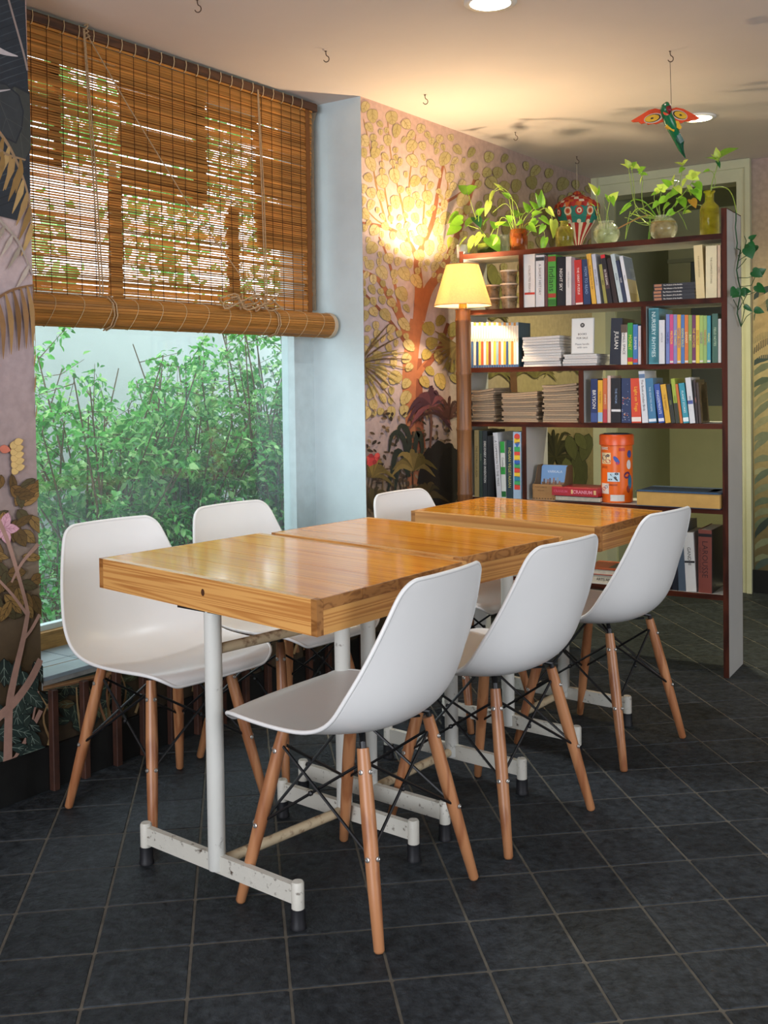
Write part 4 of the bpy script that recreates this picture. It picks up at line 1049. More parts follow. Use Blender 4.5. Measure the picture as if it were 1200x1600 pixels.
bk('A', 967.5, 974, 397, '#b7c6c8', 'pale grey blue book leaning near the end of the leaning group, top row', 'ECLIPSE', '#3c4a55', lean=-14, group=A, ts=0.35)
bk('A', 974.5, 980, 407, '#28344f', 'dark blue book leaning between two pale ones, top row', 'TALES', 'w', lean=-13, group=A, ts=0.4)
bk('A', 980.5, 986, 400, '#d5d8dc', 'white spined book with a sky and field cover leaning last, top row', 'FIELDS', '#555a66', lean=-13, group=A, ts=0.35, depth=0.12,
   cover=((0.02, 0.98, 0.5, 0.99, '#71808c'), (0.02, 0.98, 0.2, 0.5, '#a59a70'), (0.02, 0.98, 0.01, 0.2, '#8f814f'), (0.5, 0.98, 0.55, 0.75, '#8f9aa0')))
# stack of five black books lying flat
x0, _ = bc(1021, 455, .012); x1, _ = bc(1086, 455, .012); zz = on_shelf('A'); th5 = 0.0137
names5 = ['lowest', 'second from the bottom', 'middle', 'second from the top', 'topmost']
for k in range(5):
    dx = rbk.uniform(-0.002, 0.002)
    r = empty('book', BO + BXv * (x0 + dx) + BYv * 0.012 + Vector((0, 0, zz + k * th5 + 0.0003)), (0, 0, BA + rbk.uniform(-0.012, 0.012)))
    W5 = x1 - x0; t = 0.0012
    MB().box((0, 0, 0), (W5, t, th5 - 0.0006)).box((0, t, 0), (W5, 0.12, t)).box((0, t, th5 - 0.0006 - t), (W5, 0.12, th5 - 0.0006)).build('cover', cover_m('#14171f'), r)
    MB().box((0.0006, t, t), (W5 - 0.0006, 0.119, th5 - 0.0006 - t)).build('page_block', paper, r)
    MB().box((W5 * 0.02, -0.0004, 0.002), (W5 * 0.2, 0, th5 - 0.002)).build('spine_picture', cover_m('#a9714f'), r)
    text('spine_title', 'The Wisdom of the Buddha', white_ink, r, w=W5 * 0.46, h=th5 * 0.55, R=FRONT, loc=(W5 * 0.47, -0.0007, th5 * 0.5), bold=0.01)
    tag(r, 'thin black book lying flat, %s of its stack of five' % names5[k], 'book', 'stack of black books')
bk('A', 1088, 1101.5, 383, '#d8c58f', 'cream paperback leaning slightly, left of the cream trio on the top shelf', 'THE GARDEN OF SOULS', '#6b5a3a', lean=-4.5, group=A, tw=0.4, ts=0.25)
bk('A', 1102.5, 1120, 384, '#d9cfa6', 'wide pale cream paperback in the middle of the cream trio, top shelf', 'THE COMPLETE STORIES', '#6b5a3a', group=A, tw=0.5, ts=0.16)
bk('A', 1121, 1125.6, 383, '#d3b99a', 'pinkish cream paperback against the right side of the top shelf', 'LETTERS', '#7a5a48', group=A, ts=0.4)
# --- second row
Bg = 'books on the second shelf'
cols19 = ['#3b5d8c', '#d8cfc0', '#23406e', '#e3c15a', '#b4532f', '#e0ddd4', '#caa243', '#7a3b2a', '#d9d3c2', '#e2b84a', '#86a7b8', '#c9683a', '#e6ddc5', '#d3a63e', '#2c4a74', '#e0cf8a', '#b9772f', '#e5d9b8', '#c9d2d6']
ord19 = ['first', 'second', 'third', 'fourth', 'fifth', 'sixth', 'seventh', 'eighth', 'ninth', 'tenth', 'eleventh', 'twelfth', 'thirteenth', 'fourteenth', 'fifteenth', 'sixteenth', 'seventeenth', 'eighteenth', 'last']
for k in range(19):
    a = 736 + k * 3.9; r_, _ = bk('B', a, a + 3.75, 503.5 + (k % 3) * 0.3, '#cdc6b8', 'slim white topped volume of a matching set by the lamp, %s from the left' % ord19[k], group='matching set of slim volumes', depth=0.13,
       bands=((0.06, 0.58, cols19[k]), (0.0, 0.06, '#2a4d7d'), (0.93, 1.0, '#a8793a' if k % 2 else '#8fa0b0')), title='TALES', ink_='k', tw=0.25, ts=0.45,
       cover=((0, 1, 0, 1, '#2e4a5a'), (0.3, 0.8, 0.2, 0.6, '#6d4a2e')) if k == 18 else None)
bk('B', 952, 969.5, 497, '#1d2330', 'thick navy book leaning left beside the sign, second shelf', 'JULIAN', 'w', lean=5 - 2.0, group=Bg, tw=0.45, ts=0.45, depth=0.16)
bk('B', 970, 980, 507, '#d9d8d2', 'white paperback with a dark brown head band, second shelf', 'SMALL SPACE', '#333333', group=Bg, tw=0.6, ts=0.4, bands=((0.8, 1.0, '#5a4a3a'),))
bk('B', 980.5, 988.5, 504.5, '#2f8f3a', 'green book with yellow lettering right of the white one, second shelf', 'MONEY', '#d8d24a', group=Bg, tw=0.5, ts=0.6, bands=((0.0, 0.07, '#d6b92f'), (0.07, 0.17, '#c83a3a')))
bk('B', 989, 996.5, 507, '#3d77b6', 'blue paperback left of the upright divider, second shelf', 'SUMMER', 'w', group=Bg, tw=0.6, ts=0.5, bands=((0.05, 0.14, '#c23b48'),))
bk('B', 997, 1001.2, 509, '#dcd3d6', 'thin pinkish white book against the divider, second shelf', 'PLAYS', '#b0444f', group=Bg, ts=0.5)
bk('B', 1013.5, 1029, 481.5, '#4c94a0', 'tall teal book of nursery rhymes with dotted edges, second shelf', 'NURSERY RHYMES', '#d5ecec', group=Bg, tw=0.8, ts=0.5, depth=0.2, bands=((0.005, 0.995, '#5fa7b2'), (0.02, 0.98, '#4c94a0')))
bk('B', 1029.5, 1038.5, 500, '#d4d6d8', 'white paperback between the nursery rhymes and the coloured set', 'ARTHUR', '#8a8d92', group=Bg, tw=0.4, ts=0.3)
set12 = [('#6f7fb9', 'periwinkle', 'THE BFG', '#3a3f77'), ('#c8477f', 'hot pink', 'MATILDA', '#f0d53a'), ('#8583b5', 'lilac', 'THE TWITS', '#e9e15a'), ('#e0a12f', 'orange yellow', 'GIANT PEACH', '#3a4aa0'), ('#4573ae', 'mid blue', 'GOING SOLO', '#e9e15a'), ('#d2762f', 'orange', 'DANNY', '#f2e6b4'),
         ('#7f9a4a', 'moss green', 'BOY', '#f2e6b4'), ('#6b2d57', 'plum', 'THE WITCHES', '#e9c23a'), ('#d9c23e', 'yellow', 'ESIO TROT', '#b0382e'), ('#9db85c', 'light green', 'GEORGE', '#7a3a8a'), ('#8fb061', 'leaf green', 'FANTASTIC', '#c9463a'), ('#3d97a3', 'teal', 'MAGIC', '#e9e15a')]
for k, (c, nm, tt, ic) in enumerate(set12):
    a = 1040.5 + k * 5.83
    bk('B', a, a + 5.6, 491 + 0.2 * k, c, '%s volume of the bright coloured set of twelve, second shelf' % nm, tt, ic, group='bright coloured set of twelve', tw=0.72, ts=0.62, bands=((0.02, 0.06, '#d8d2c4'),) if k % 2 else ())
bk('B', 1112.5, 1121.5, 490, '#2f5f4c', 'dark green book right of the coloured set, second shelf', 'FIELD NOTES', '#b9d3b0', group=Bg, ts=0.4)
bk('B', 1122, 1126.4, 498, '#cfd0cc', 'thin white book against the right side, second shelf', group=Bg)
# --- third row
Cg = 'books on the third shelf'
bk('C', 923, 933.5, 592, '#1f2f5e', 'navy book with white lettering, first of the third book row', 'BRYSON', 'w', group=Cg, tw=0.42, ts=0.55, bands=((0.02, 0.22, '#394e86'),))
bk('C', 934, 941.5, 594, '#dba52c', 'yellow book with a pale blue foot, third row', 'THE PARTS', '#7a4a18', group=Cg, tw=0.4, ts=0.35, bands=((0.02, 0.24, '#8fb0cf'),))
bk('C', 942, 948.5, 591, '#c4683a', 'thin orange book with a red foot, third row', 'JOURNEYS', '#f0d9b0', group=Cg, tw=0.6, ts=0.45, bands=((0.0, 0.3, '#b43a44'),))
bk('C', 949, 954, 587, '#d3b9ae', 'thin pinkish white book left of the black one, third row', group=Cg)
bk('C', 955, 970, 591, '#15151b', 'thick black book with a white stripe low on its spine, third row', 'THE MONK', '#8fa6c9', group=Cg, tw=0.35, ts=0.3, bands=((0.25, 0.3, '#d9d9d9'),))
b_, (_, _, _, of_) = bk('C', 971, 986, 591, '#26365c', 'dark blue book patterned with orange and white dots, third row', group=Cg)
rr = random.Random(4)
for k in range(34):
    a = rr.uniform(0.001, 0.032); z = rr.uniform(0.006, 0.165); s_ = rr.uniform(0.002, 0.0045)
    if a + s_ > 0.036: continue
    MB().box((a + of_, -0.0004, z), (a + s_ + of_, 0, z + s_)).build('dot', cover_m(rr.choice(('#c9763a', '#d9d5c8', '#7f93b8', '#b83f34'))), b_)
bk('C', 987, 1002, 591, '#d0472a', 'vermilion yoga book with yellow lettering, third row', 'Light on Yoga', '#f0c23a', lean=-2, group=Cg, tw=0.55, ts=0.5, bands=((0.03, 0.13, '#e8dcd0'),))
bk('C', 1003.5, 1013, 579.5, '#d5d9dc', 'tall white bird book with black lettering, third row', 'The Book of Indian Birds', 'k', lean=-6, group=Cg, tw=0.6, ts=0.5, depth=0.16, hard=True, bands=((0.86, 0.94, '#5f7a9a'),))
bk('C', 1014, 1026, 591, '#3f7a9f', 'steel blue book leaning left, third row', 'THE SELECTED POEMS', '#c9dbe6', lean=-6, group=Cg, tw=0.55, ts=0.4, bands=((0.03, 0.09, '#dfe6ea'),))
bk('C', 1029.5, 1038.5, 600, '#2c4f9e', 'royal blue paperback leaning left, third row', 'FINGERPRINTS', '#dbe2f2', lean=-8, group=Cg, tw=0.6, ts=0.5, bands=((0.04, 0.12, '#dfe3ee'),))
bk('C', 1040, 1048.5, 600.5, '#d9a832', 'yellow paperback leaning left beside the royal blue one, third row', 'THE TEMPEST', '#8a5a1a', lean=-8.5, group=Cg, tw=0.6, ts=0.35)
bk('C', 1049, 1055.5, 600.5, '#23281f', 'almost black book leaning between yellow and lime ones, third row', 'ASIA', '#8d9a5a', lean=-8, group=Cg, ts=0.4)
bk('C', 1056, 1062, 591.5, '#9db13a', 'lime green book leaning left, third row', 'PADDY', '#3a4a1a', lean=-8, group=Cg, ts=0.4, bands=((0.0, 0.45, '#2a2f22'),))
bk('C', 1063, 1067, 600, '#c56a2c', 'thin orange book beside the teal one, third row', lean=-8, group=Cg)
bk('C', 1068, 1077, 598.5, '#2f93a5', 'teal paperback leaning left, third row', 'PLANET STORIES', '#dff0f0', lean=-8, group=Cg, tw=0.55, ts=0.4, bands=((0.04, 0.14, '#dff0f0'),))
bk('C', 1078, 1086.5, 590, '#d3d5d6', 'white book with a blue mark leaning right of the teal one, third row', 'SEEDS', '#3c466a', lean=-7.5, group=Cg, tw=0.5, ts=0.3, bands=((0.42, 0.5, '#4a5a9a'),))
bk('C', 1088, 1091.5, 593, '#2a1c1c', 'thin black book with reddish lettering leaning beside the dark cover, third row', 'PAPERS', '#c98a7a', lean=-5, group=Cg, ts=0.5)
bk('C', 1092.5, 1096, 597.5, '#3a2a20', 'dark brown book whose cover shows a robed figure, last of the third row', lean=-5, group=Cg, depth=0.13,
   cover=((0.02, 0.98, 0.01, 0.99, '#4a3426'), (0.2, 0.85, 0.05, 0.8, '#241a14'), (0.3, 0.72, 0.5, 0.95, '#6d4a30'), (0.75, 0.98, 0.6, 0.99, '#8a8474')))
# --- fourth row, left compartment
Dg = 'books in the fourth shelf compartment'
bk('D', 741, 748, 672, '#a08e5c', 'beige book first of the low left compartment, beside the lamp post', 'THE STORY OF ASIA', '#5f5434', group=Dg, depth=0.19, ts=0.5)
bk('D', 748.5, 753.5, 673, '#24352a', 'dark green book right of the beige one, low left compartment', 'PLANTS', '#7f8a6a', group=Dg, depth=0.19, ts=0.4, tw=0.3)
bk('D', 754, 761, 673, '#15181c', 'black book with white spine lettering, low left compartment', 'DISCOVERY AND INVENTION', 'w', group=Dg, depth=0.19, tw=0.75, ts=0.45)
bk('D', 761.5, 772, 681, '#101216', 'thick black book in the shade, low left compartment', group=Dg, depth=0.19)
bk('D', 776, 783.5, 676, '#d0d4d6', 'white book leaning left with small dark lettering, low left compartment', 'A COMPANION TO THE TREES', '#444444', lean=-6, group=Dg, depth=0.18, tw=0.8, ts=0.45, hard=True)
bk('D', 783.8, 790.8, 690, '#cfd6cf', 'green and white book with blocks of green, low left compartment', 'Cookbook', '#3a3a3a', lean=-2.5, group=Dg, depth=0.18, tw=0.3, ts=0.45, bands=((0.8, 1.0, '#2f9a3f'), (0.42, 0.55, '#2f9a3f'), (0.02, 0.12, '#256b34')))
bk('D', 791.5, 801, 688, '#15303a', 'dark teal vegetarian cookbook with gold lettering, low left compartment', 'INDIAN VEGETARIAN', '#b8b25a', group=Dg, depth=0.18, tw=0.72, ts=0.45)
b_, (xx0, xx1, hh, of_) = bk('D', 801.5, 814, 675, '#9fb8cf', 'pale blue book with multicoloured shapes down its spine, low left compartment', group=Dg, depth=0.18, hard=True)
ww = xx1 - xx0
for k, (c, sh) in enumerate((('#d8402e', 'o'), ('#e8c22c', 'b'), ('#2d5fae', 'v'), ('#3aa05a', 'b'), ('#d8402e', 'b'), ('#e8c22c', 'b'), ('#2d5fae', 'o'), ('#3aa05a', 'b'), ('#d8402e', 'b'), ('#e8c22c', 'b'), ('#2d7f9e', 'b'), ('#3aa05a', 'b'), ('#d8402e', 'b'))):
    z = hh * (0.93 - k * 0.063); s_ = ww * 0.36; m = MB()
    if sh == 'o': pts = [(ww / 2 + s_ * cos(t), z + s_ * sin(t)) for t in [2 * pi * i / 14 for i in range(14)]]
    elif sh == 'v': pts = [(ww / 2 - s_, z + s_), (ww / 2, z - s_), (ww / 2 + s_, z + s_)]
    else: pts = [(ww / 2 - s_, z - s_ * .8), (ww / 2 + s_, z - s_ * .8), (ww / 2 + s_, z + s_ * .8), (ww / 2 - s_, z + s_ * .8)]
    pts = pts if sh != 'v' else pts
    f = list(range(len(pts)))
    m.add([(p[0] + of_, -0.0006, p[1]) for p in pts], [tuple(f)]); m.build('spine_shape', cover_m(c), b_)
# --- lowest row
Eg = 'books on the lowest shelf'
bk('E', 1060, 1071.5, 818, '#4a5866', 'slate blue tall book left of the white biography, lowest shelf', group=Eg, depth=0.2, lean=-3)
bk('E', 1072, 1088, 832, '#cfcfca', 'white biography with black lettering and a pair of spectacles mark, lowest shelf', 'GANDHI', '#3a3a3a', lean=-5, group=Eg, depth=0.19, tw=0.3, ts=0.45, hard=True, bands=((0.485, 0.52, '#2a2a2a'),))
bk('E', 1091, 1112, 828, '#7a3f34', 'very thick brick red gastronomy volume at the right end of the lowest shelf', 'LAROUSSE', '#3a1f1c', group=Eg, depth=0.21, tw=0.62, ts=0.42, hard=True, bands=((0.89, 0.94, '#1c1516'),), cover=((0, 1, 0, 1, '#242428'),))
lr = [o for o in bpy.data.objects if o.get('label', '').startswith('very thick brick')][0]
text('spine_subtitle', 'GASTRONOMIQUE', ink_of('#4a2723'), lr, w=0.16, h=0.010, R=DOWN, loc=(-0.046, -0.0008, 0.13))
for k, (a, b, yt, c, nm) in enumerate(((1040, 1049, 835, '#2a2326', 'dark maroon'), (1050, 1059, 826, '#1d222b', 'blue black'))):
    bk('E', a, b, yt, c, '%s book half hidden behind the farthest right-hand chair, lowest shelf' % nm, group=Eg, depth=0.19)
def flat_book(name, label, lo, hi, z0, z1, cov, grp=None, rot=0.0, spine_text=None, tint='w', pages=None, top_bits=(), cat='book', tsx=0.5):
    """a book lying flat: lo, hi = bookcase-local x,y"""
    r = tag(empty(name, BO + BXv * lo[0] + BYv * lo[1] + Vector((0, 0, z0)), (0, 0, BA + rot)), label, cat, grp)
    W, D, Hh = hi[0] - lo[0], hi[1] - lo[1], z1 - z0; t = min(0.003, Hh * 0.15)
    MB().box((0, 0, 0), (W, D, t)).box((0, 0, Hh - t), (W, D, Hh)).box((0, D - t, t), (W, D, Hh - t)).build('cover', cover_m(cov), r)
    MB().box((0.003, 0.004, t), (W - 0.003, D - t, Hh - t)).build('page_block', pages or paper, r)
    for (xa, xb, ya, yb, c) in top_bits: MB().box((W * xa, D * ya, Hh), (W * xb, D * yb, Hh + 0.0004)).build('cover_picture', cover_m(c), r)
    if spine_text: text('spine_title', spine_text, ink_of(tint), r, w=W * tsx, h=Hh * 0.5, R=FRONT, loc=(W * 0.45, 0.003, Hh * 0.5))
    return r
xa, _ = bc(996, 790, .0); xb = -0.024
flat_book('book', 'very large flat book with a blue cover and yellowed pages on the fourth shelf', (xa, -0.02), (xb, 0.215), on_shelf('D') + 0.0004, on_shelf('D') + 0.062, '#2a3d55', Dg, -0.015, pages=M('yellowed_paper', '#c49a55', rough=0.9, noise=(25, 0.92, 1.05)), top_bits=((0.02, 0.96, 0.03, 0.14, '#3f74a8'), (0.1, 0.9, 0.2, 0.9, '#33445a'), (0.8, 0.97, 0.3, 0.8, '#41506a')))
xa, za = bc(912, 913, .01); xb, _ = bc(1010, 913, .01)
flat_book('book', 'white spined book lying under the orange one on the lowest shelf', (xa, 0.012), (xb, 0.2), on_shelf('E') + 0.0004, on_shelf('E') + 0.037, '#cdc9c2', Eg, 0, 'ARTS AND CRAFTS', 'k')
flat_book('book', 'orange covered book lying on the white spined one on the lowest shelf', (xa + 0.004, 0.008), (xb, 0.205), on_shelf('E') + 0.0378, on_shelf('E') + 0.064, '#a8482a', Eg, 0.02, None, top_bits=((0.35, 0.8, 0.2, 0.8, '#4a3a34'),))
xa, _ = bc(866, 783, .01); xb, _ = bc(938, 783, .01)
flat_book('book', 'black covered book lying under the red box on the fourth shelf', (xa, 0.015), (xb, 0.15), on_shelf('D') + 0.0004, on_shelf('D') + 0.024, '#1a1a1d', Dg, -0.03)

# ------------------------------------------------------------------ magazines
mag_paper = {'w': M('coated_paper', '#cfcdc9', rough=0.6, noise=(120, 0.75, 1.05), stretch=(1, 1, 8)), 'b': M('newsprint', '#9d8a72', rough=0.85, noise=(100, 0.6, 1.12), stretch=(1, 1, 10))}
mag_cols = {'w': ['#cfd3d8', '#b9c0cc', '#d8cfc4', '#a9b3c0', '#c4b3a6'], 'b': ['#8a6f58', '#a6896c', '#6d5847', '#b09a80', '#94805f', '#7d6a5c']}
mg = random.Random(13)
def magazine_stack(shelf, pxl, pxr, ytop, n, kind, label, group, depth=0.2, front=0.012, curl=0.0, zb=None):
    z0 = on_shelf(shelf) if zb is None else zb
    x0, _ = bc(pxl, (ytop + 50), front); x1, _ = bc(pxr, ytop + 50, front); _, zt = bc((pxl + pxr) / 2, ytop, front)
    th = (zt - z0) / n; W = x1 - x0
    for k in range(n):
        a = mg.uniform(-0.006, 0.006); dy = mg.uniform(-0.004, 0.005); dx = mg.uniform(-0.005, 0.005); c = curl * (k / n) ** 2
        r = empty('magazine', BO + BXv * (x0 + dx + W / 2) + BYv * (front + dy) + Vector((0, 0, z0 + k * th)), (0, 0, BA + a * 3))
        w2 = W / 2 * mg.uniform(0.95, 1.0); hh = th * mg.uniform(0.9, 0.97); nx = 6
        vs = []; fs = []
        for zz in (0, hh):
            for yy in (0, depth):
                for i in range(nx + 1):
                    t = -1 + 2 * i / nx; vs.append((w2 * t, yy, zz + 0.004 * sin(t * 1.7 + 0.5) * c * 4 + c * 0.02 * t * t))
        N1 = nx + 1
        for i in range(nx):
            fs += [(i, N1 + i, N1 + i + 1, i + 1), (2 * N1 + i, 2 * N1 + i + 1, 3 * N1 + i + 1, 3 * N1 + i), (i, i + 1, 2 * N1 + i + 1, 2 * N1 + i), (N1 + i + 1, N1 + i, 3 * N1 + i, 3 * N1 + i + 1)]
        fs += [(0, 2 * N1, 3 * N1, N1), (nx, N1 + nx, 3 * N1 + nx, 2 * N1 + nx)]
        MB().add(vs, fs).build('pages', mag_paper[kind], r)
        cv = MB(); vs2 = [(v[0], v[1] - 0.0005, v[2] + 0.0004) for v in vs[2 * N1:]]
        cv.add(vs2, [(i, i + 1, N1 + i + 1, N1 + i) for i in range(nx)]); cv.build('cover', cover_m(mg.choice(mag_cols[kind])), r)
        tag(r, label if k < n - 1 else label.replace('magazine in', 'magazine on top of'), 'magazine', group)
    return z0 + n * th
magazine_stack('B', 817, 876, 526, 11, 'w', 'white paged magazine in the taller stack left of the books for sale sign', 'taller stack of white magazines', curl=0.12)
zs = magazine_stack('B', 880, 934, 553, 5, 'w', 'white paged magazine in the low stack under the books for sale sign', 'low stack of white magazines')
magazine_stack('C', 737, 773, 610, 15, 'b', 'brownish magazine in the left stack beside the lamp post', 'left stack of brown magazines', curl=0.35, depth=0.17)
magazine_stack('C', 785, 841, 614, 14, 'b', 'brownish magazine in the middle stack on the third shelf', 'middle stack of brown magazines', curl=0.25, depth=0.17)
magazine_stack('C', 848.5, 903.5, 602, 17, 'b', 'brownish magazine in the tallest stack against the divider on the third shelf', 'tallest stack of brown magazines', curl=0.3, depth=0.17)
# sign standing on the low stack
xs0, _ = bc(892, 540, .03); xs1, _ = bc(927, 540, .03); _, zs1 = bc(910, 497, .03)
sg = tag(empty('sign', BO + BXv * xs0 + BYv * 0.03 + Vector((0, 0, zs + 0.001)), (radians(-4), 0, BA)), 'small white framed books for sale sign standing on the low magazine stack', 'sign')
W, Hh = xs1 - xs0, zs1 - zs
MB().rbox((0, 0, 0), (W, 0.012, Hh), 0.002).build('frame', M('white_frame', '#c9cbc6', rough=0.4), sg)
MB().box((0.004, -0.0006, 0.004), (W - 0.004, 0, Hh - 0.004)).build('card', M('white_card', '#dadbd6', rough=0.6), sg)
lg = MB(); lg.lathe([(0.0, 0.0), (0.0095, 0.0), (0.0095, 0.0004), (0, 0.0004)], 24, o=(W / 2, -0.0007, Hh * 0.80), axis=(0, -1, 0)); lg.build('emblem', ink, sg)
for a in range(3): MB().box((-0.0045, -0.0002, -0.0006), (0.0045, 0, 0.0006), o=(W / 2, -0.0012, Hh * 0.80 + (a - 1) * 0.0032), R=Matrix.Identity(3)).build('emblem_line', white_ink, sg)
for k, (s_, z, hgt, c) in enumerate((('BOOKS', 0.55, 0.0085, '#3a3d40'), ('FOR SALE', 0.44, 0.0085, '#3a3d40'), ('Please handle', 0.27, 0.0085, '#7a7d80'), ('with care', 0.18, 0.0085, '#7a7d80'))):
    text('lettering', s_, ink_of(c), sg, w=W * (0.62 if k > 1 else 0.5), h=hgt, R=FRONT, loc=(W / 2, -0.0009, Hh * z), bold=0.012)
# card holder with postcards
xh0, _ = bc(832, 775, .02); xh1, _ = bc(872, 775, .02); z0 = on_shelf('D'); _, zl = bc(850, 757, .02); _, zt = bc(870, 727, .09); xh2, _ = bc(893, 760, .12)
card = M('brown_cardboard', '#9a7448', rough=0.8, noise=(40, 0.9, 1.06)); dkc = M('dark_cardboard', '#6d553a', rough=0.8)
hd = tag(empty('card_holder', BO + BXv * xh0 + BYv * 0.02 + Vector((0, 0, z0 + 0.0004)), (0, 0, BA)), 'brown cardboard postcard holder with curved sides on the fourth shelf', 'holder')
W = xh1 - xh0; H1 = zl - z0; H2 = zt - z0
MB().box((0, 0, 0), (W + 0.02, 0.003, H1)).build('front_panel', card, hd)
for k in range(9): MB().box((0.004 + k * 0.013, -0.0004, 0.004), (0.011 + k * 0.013, 0, 0.007)).build('print_dash', ink, hd)
text('lettering', 'POSTCARDS', ink_of('#5a3f22'), hd, w=0.055, h=0.007, R=FRONT, loc=(0.04, -0.0006, H1 * 0.82)); text('lettering', 'take one', ink_of('#5a3f22'), hd, w=0.04, h=0.006, R=FRONT, loc=(0.04, -0.0006, H1 * 0.62))
prof = [(0, 0), (0, H1), (0.012, H1), (0.03, H1 * 1.15), (0.045, H2 * 0.75), (0.055, H2 * 0.95), (0.07, H2), (0.115, H2), (0.125, H2 * 0.94), (0.125, 0)]
for xx in (0.0, W + 0.017):
    MB().quad_prism([(xx, p[0], p[1]) for p in prof], [(xx + 0.003, p[0], p[1]) for p in prof]).build('side_panel', dkc, hd)
MB().box((0.003, 0.122, 0), (W + 0.017, 0.125, H2 * 0.98)).box((0.003, 0.003, 0), (W + 0.017, 0.122, 0.003)).build('back_panel', card, hd)
for k in range(4):
    pc = tag(empty('postcard', BO + BXv * (xh0 + 0.006) + BYv * (0.02 + 0.07 + k * 0.004) + Vector((0, 0, z0 + 0.004)), (radians(-10), 0, BA)), ['blue postcard with a boat scene, front one in the cardboard holder', 'second postcard in the cardboard holder, its edge above the front one', 'third postcard in the cardboard holder', 'rearmost postcard in the cardboard holder'][k], 'postcard', 'postcards in the holder')
    MB().box((0, 0, 0), (W + 0.008, 0.0008, H2 * 0.93 + k * 0.002)).build('card', M('postcard_blue', '#7ba3cf', rough=0.5), pc)
    if k == 0:
        w_ = W + 0.008; h_ = H2 * 0.93
        text('lettering', 'VARKALA', ink_of('#dfe9f4'), pc, w=w_ * 0.7, h=0.011, R=FRONT, loc=(w_ / 2, -0.0006, h_ * 0.84))
        MB().box((0.004, -0.0004, h_ * 0.3), (w_ - 0.004, 0, h_ * 0.5)).build('picture', cover_m('#8a6d55'), pc)
        for q in range(9): MB().box((0.012 + q * 0.009, -0.0006, h_ * (0.42 + 0.04 * sin(q * 2))), (0.018 + q * 0.009, 0, h_ * (0.6 + 0.06 * sin(q * 3)))).build('picture', cover_m(['#6d5040', '#9aa3a8', '#a06a48'][q % 3]), pc)
# red game box on the black book
xr0, _ = bc(862, 770, .005); xr1, _ = bc(935, 770, .005)
gb = tag(empty('game_box', BO + BXv * xr0 + BYv * 0.004 + Vector((0, 0, z0 + 0.0252)), (0, 0, BA - 0.05)), 'flat red quiz game box lying on the black book on the fourth shelf', 'box')
W = xr1 - xr0
MB().rbox((0, 0, 0), (W, 0.15, 0.036), 0.002).build('lid', M('red_card', '#a3202b', rough=0.35, noise=(20, 0.9, 1.1)), gb)
MB().box((0.002, 0.002, 0.036), (W - 0.002, 0.148, 0.0364)).build('lid_print', cover_m('#8d2430'), gb)
text('lettering', 'CRANIUM', ink_of('#d98a9a'), gb, w=W * 0.42, h=0.017, R=FRONT, loc=(W * 0.68, -0.0006, 0.018), bold=0.03); text('lettering', 'CRANIUM', ink_of('#c7536a'), gb, w=W * 0.3, h=0.013, R=FRONT, loc=(W * 0.2, -0.0006, 0.018), bold=0.03)
MB().box((W * 0.43, -0.0004, 0.009), (W * 0.47, 0, 0.027)).box((W * 0.92, -0.0004, 0.009), (W * 0.97, 0, 0.027)).build('print_patch', cover_m('#d6b27a'), gb)
# orange toy canister
xc, _ = bc(964, 760, .085); _, zt = bc(964, 676, .085)
cn = tag(empty('canister', BO + BXv * xc + BYv * 0.085 + Vector((0, 0, z0 + 0.0004))), 'tall orange toy canister with pictures, standing on the fourth shelf', 'canister')
Hc = zt - z0; RC = 0.066
orange = M('orange_tin', '#e2661a', rough=0.3, noise=(8, 0.95, 1.03))
autosmooth(MB().lathe([(RC - 0.003, 0), (RC, 0.003), (RC, Hc - 0.05)], 40).build('body', orange, cn), 40)
autosmooth(MB().lathe([(RC, Hc - 0.052), (RC + 0.006, Hc - 0.05), (RC + 0.006, Hc - 0.012), (RC + 0.002, Hc - 0.006), (RC - 0.006, Hc - 0.006), (RC - 0.006, Hc - 0.012), (0.0, Hc - 0.012)], 40).build('lid', M('orange_lid', '#dc561c', rough=0.3), cn), 40)
autosmooth(MB().lathe([(RC - 0.01, Hc - 0.011), (RC - 0.012, Hc - 0.003), (0, Hc - 0.002)], 40).build('lid_label', M('dark_lid_label', '#2b2c3f', rough=0.4), cn), 40)
ca0 = atan2(-0.835, 0.28)      # toward the camera side
def wrap(name, a0, a1, z0_, z1_, c, up=0.0006):
    m = MB(); n = 8; vs = []
    for i in range(n + 1):
        a = ca0 + a0 + (a1 - a0) * i / n
        for zz_ in (z0_, z1_): vs.append(((RC + up) * cos(a), (RC + up) * sin(a), zz_ * Hc))
    m.add(vs, [(2 * i, 2 * i + 2, 2 * i + 3, 2 * i + 1) for i in range(n)]); return m.build(name, cover_m(c), cn)
def blob(a, z, ra, rz, c, up=0.0009, rot=0.0):
    m = MB(); vs = []
    for i in range(16):
        t = 2 * pi * i / 16; x, y = ra * cos(t), rz * sin(t); x, y = x * cos(rot) - y * sin(rot), x * sin(rot) + y * cos(rot)
        aa = ca0 + a + x / RC; vs.append(((RC + up) * cos(aa), (RC + up) * sin(aa), z * Hc + y))
    m.add(vs, [tuple(range(16))]).build('picture_shape', cover_m(c), cn)
wrap('picture', -1.05, -0.3, 0.56, 0.72, '#dcc69a'); blob(-0.8, .65, .014, .011, '#35263a'); blob(-0.5, .6, .012, .008, '#b0383a'); blob(-0.75, .59, .01, .006, '#c98a4a'); blob(-0.5, .68, .008, .006, '#3a2a40')
blob(0.05, .62, .019, .008, '#2c4fa0', rot=-0.9); blob(0.12, .57, .008, .006, '#c23b48')
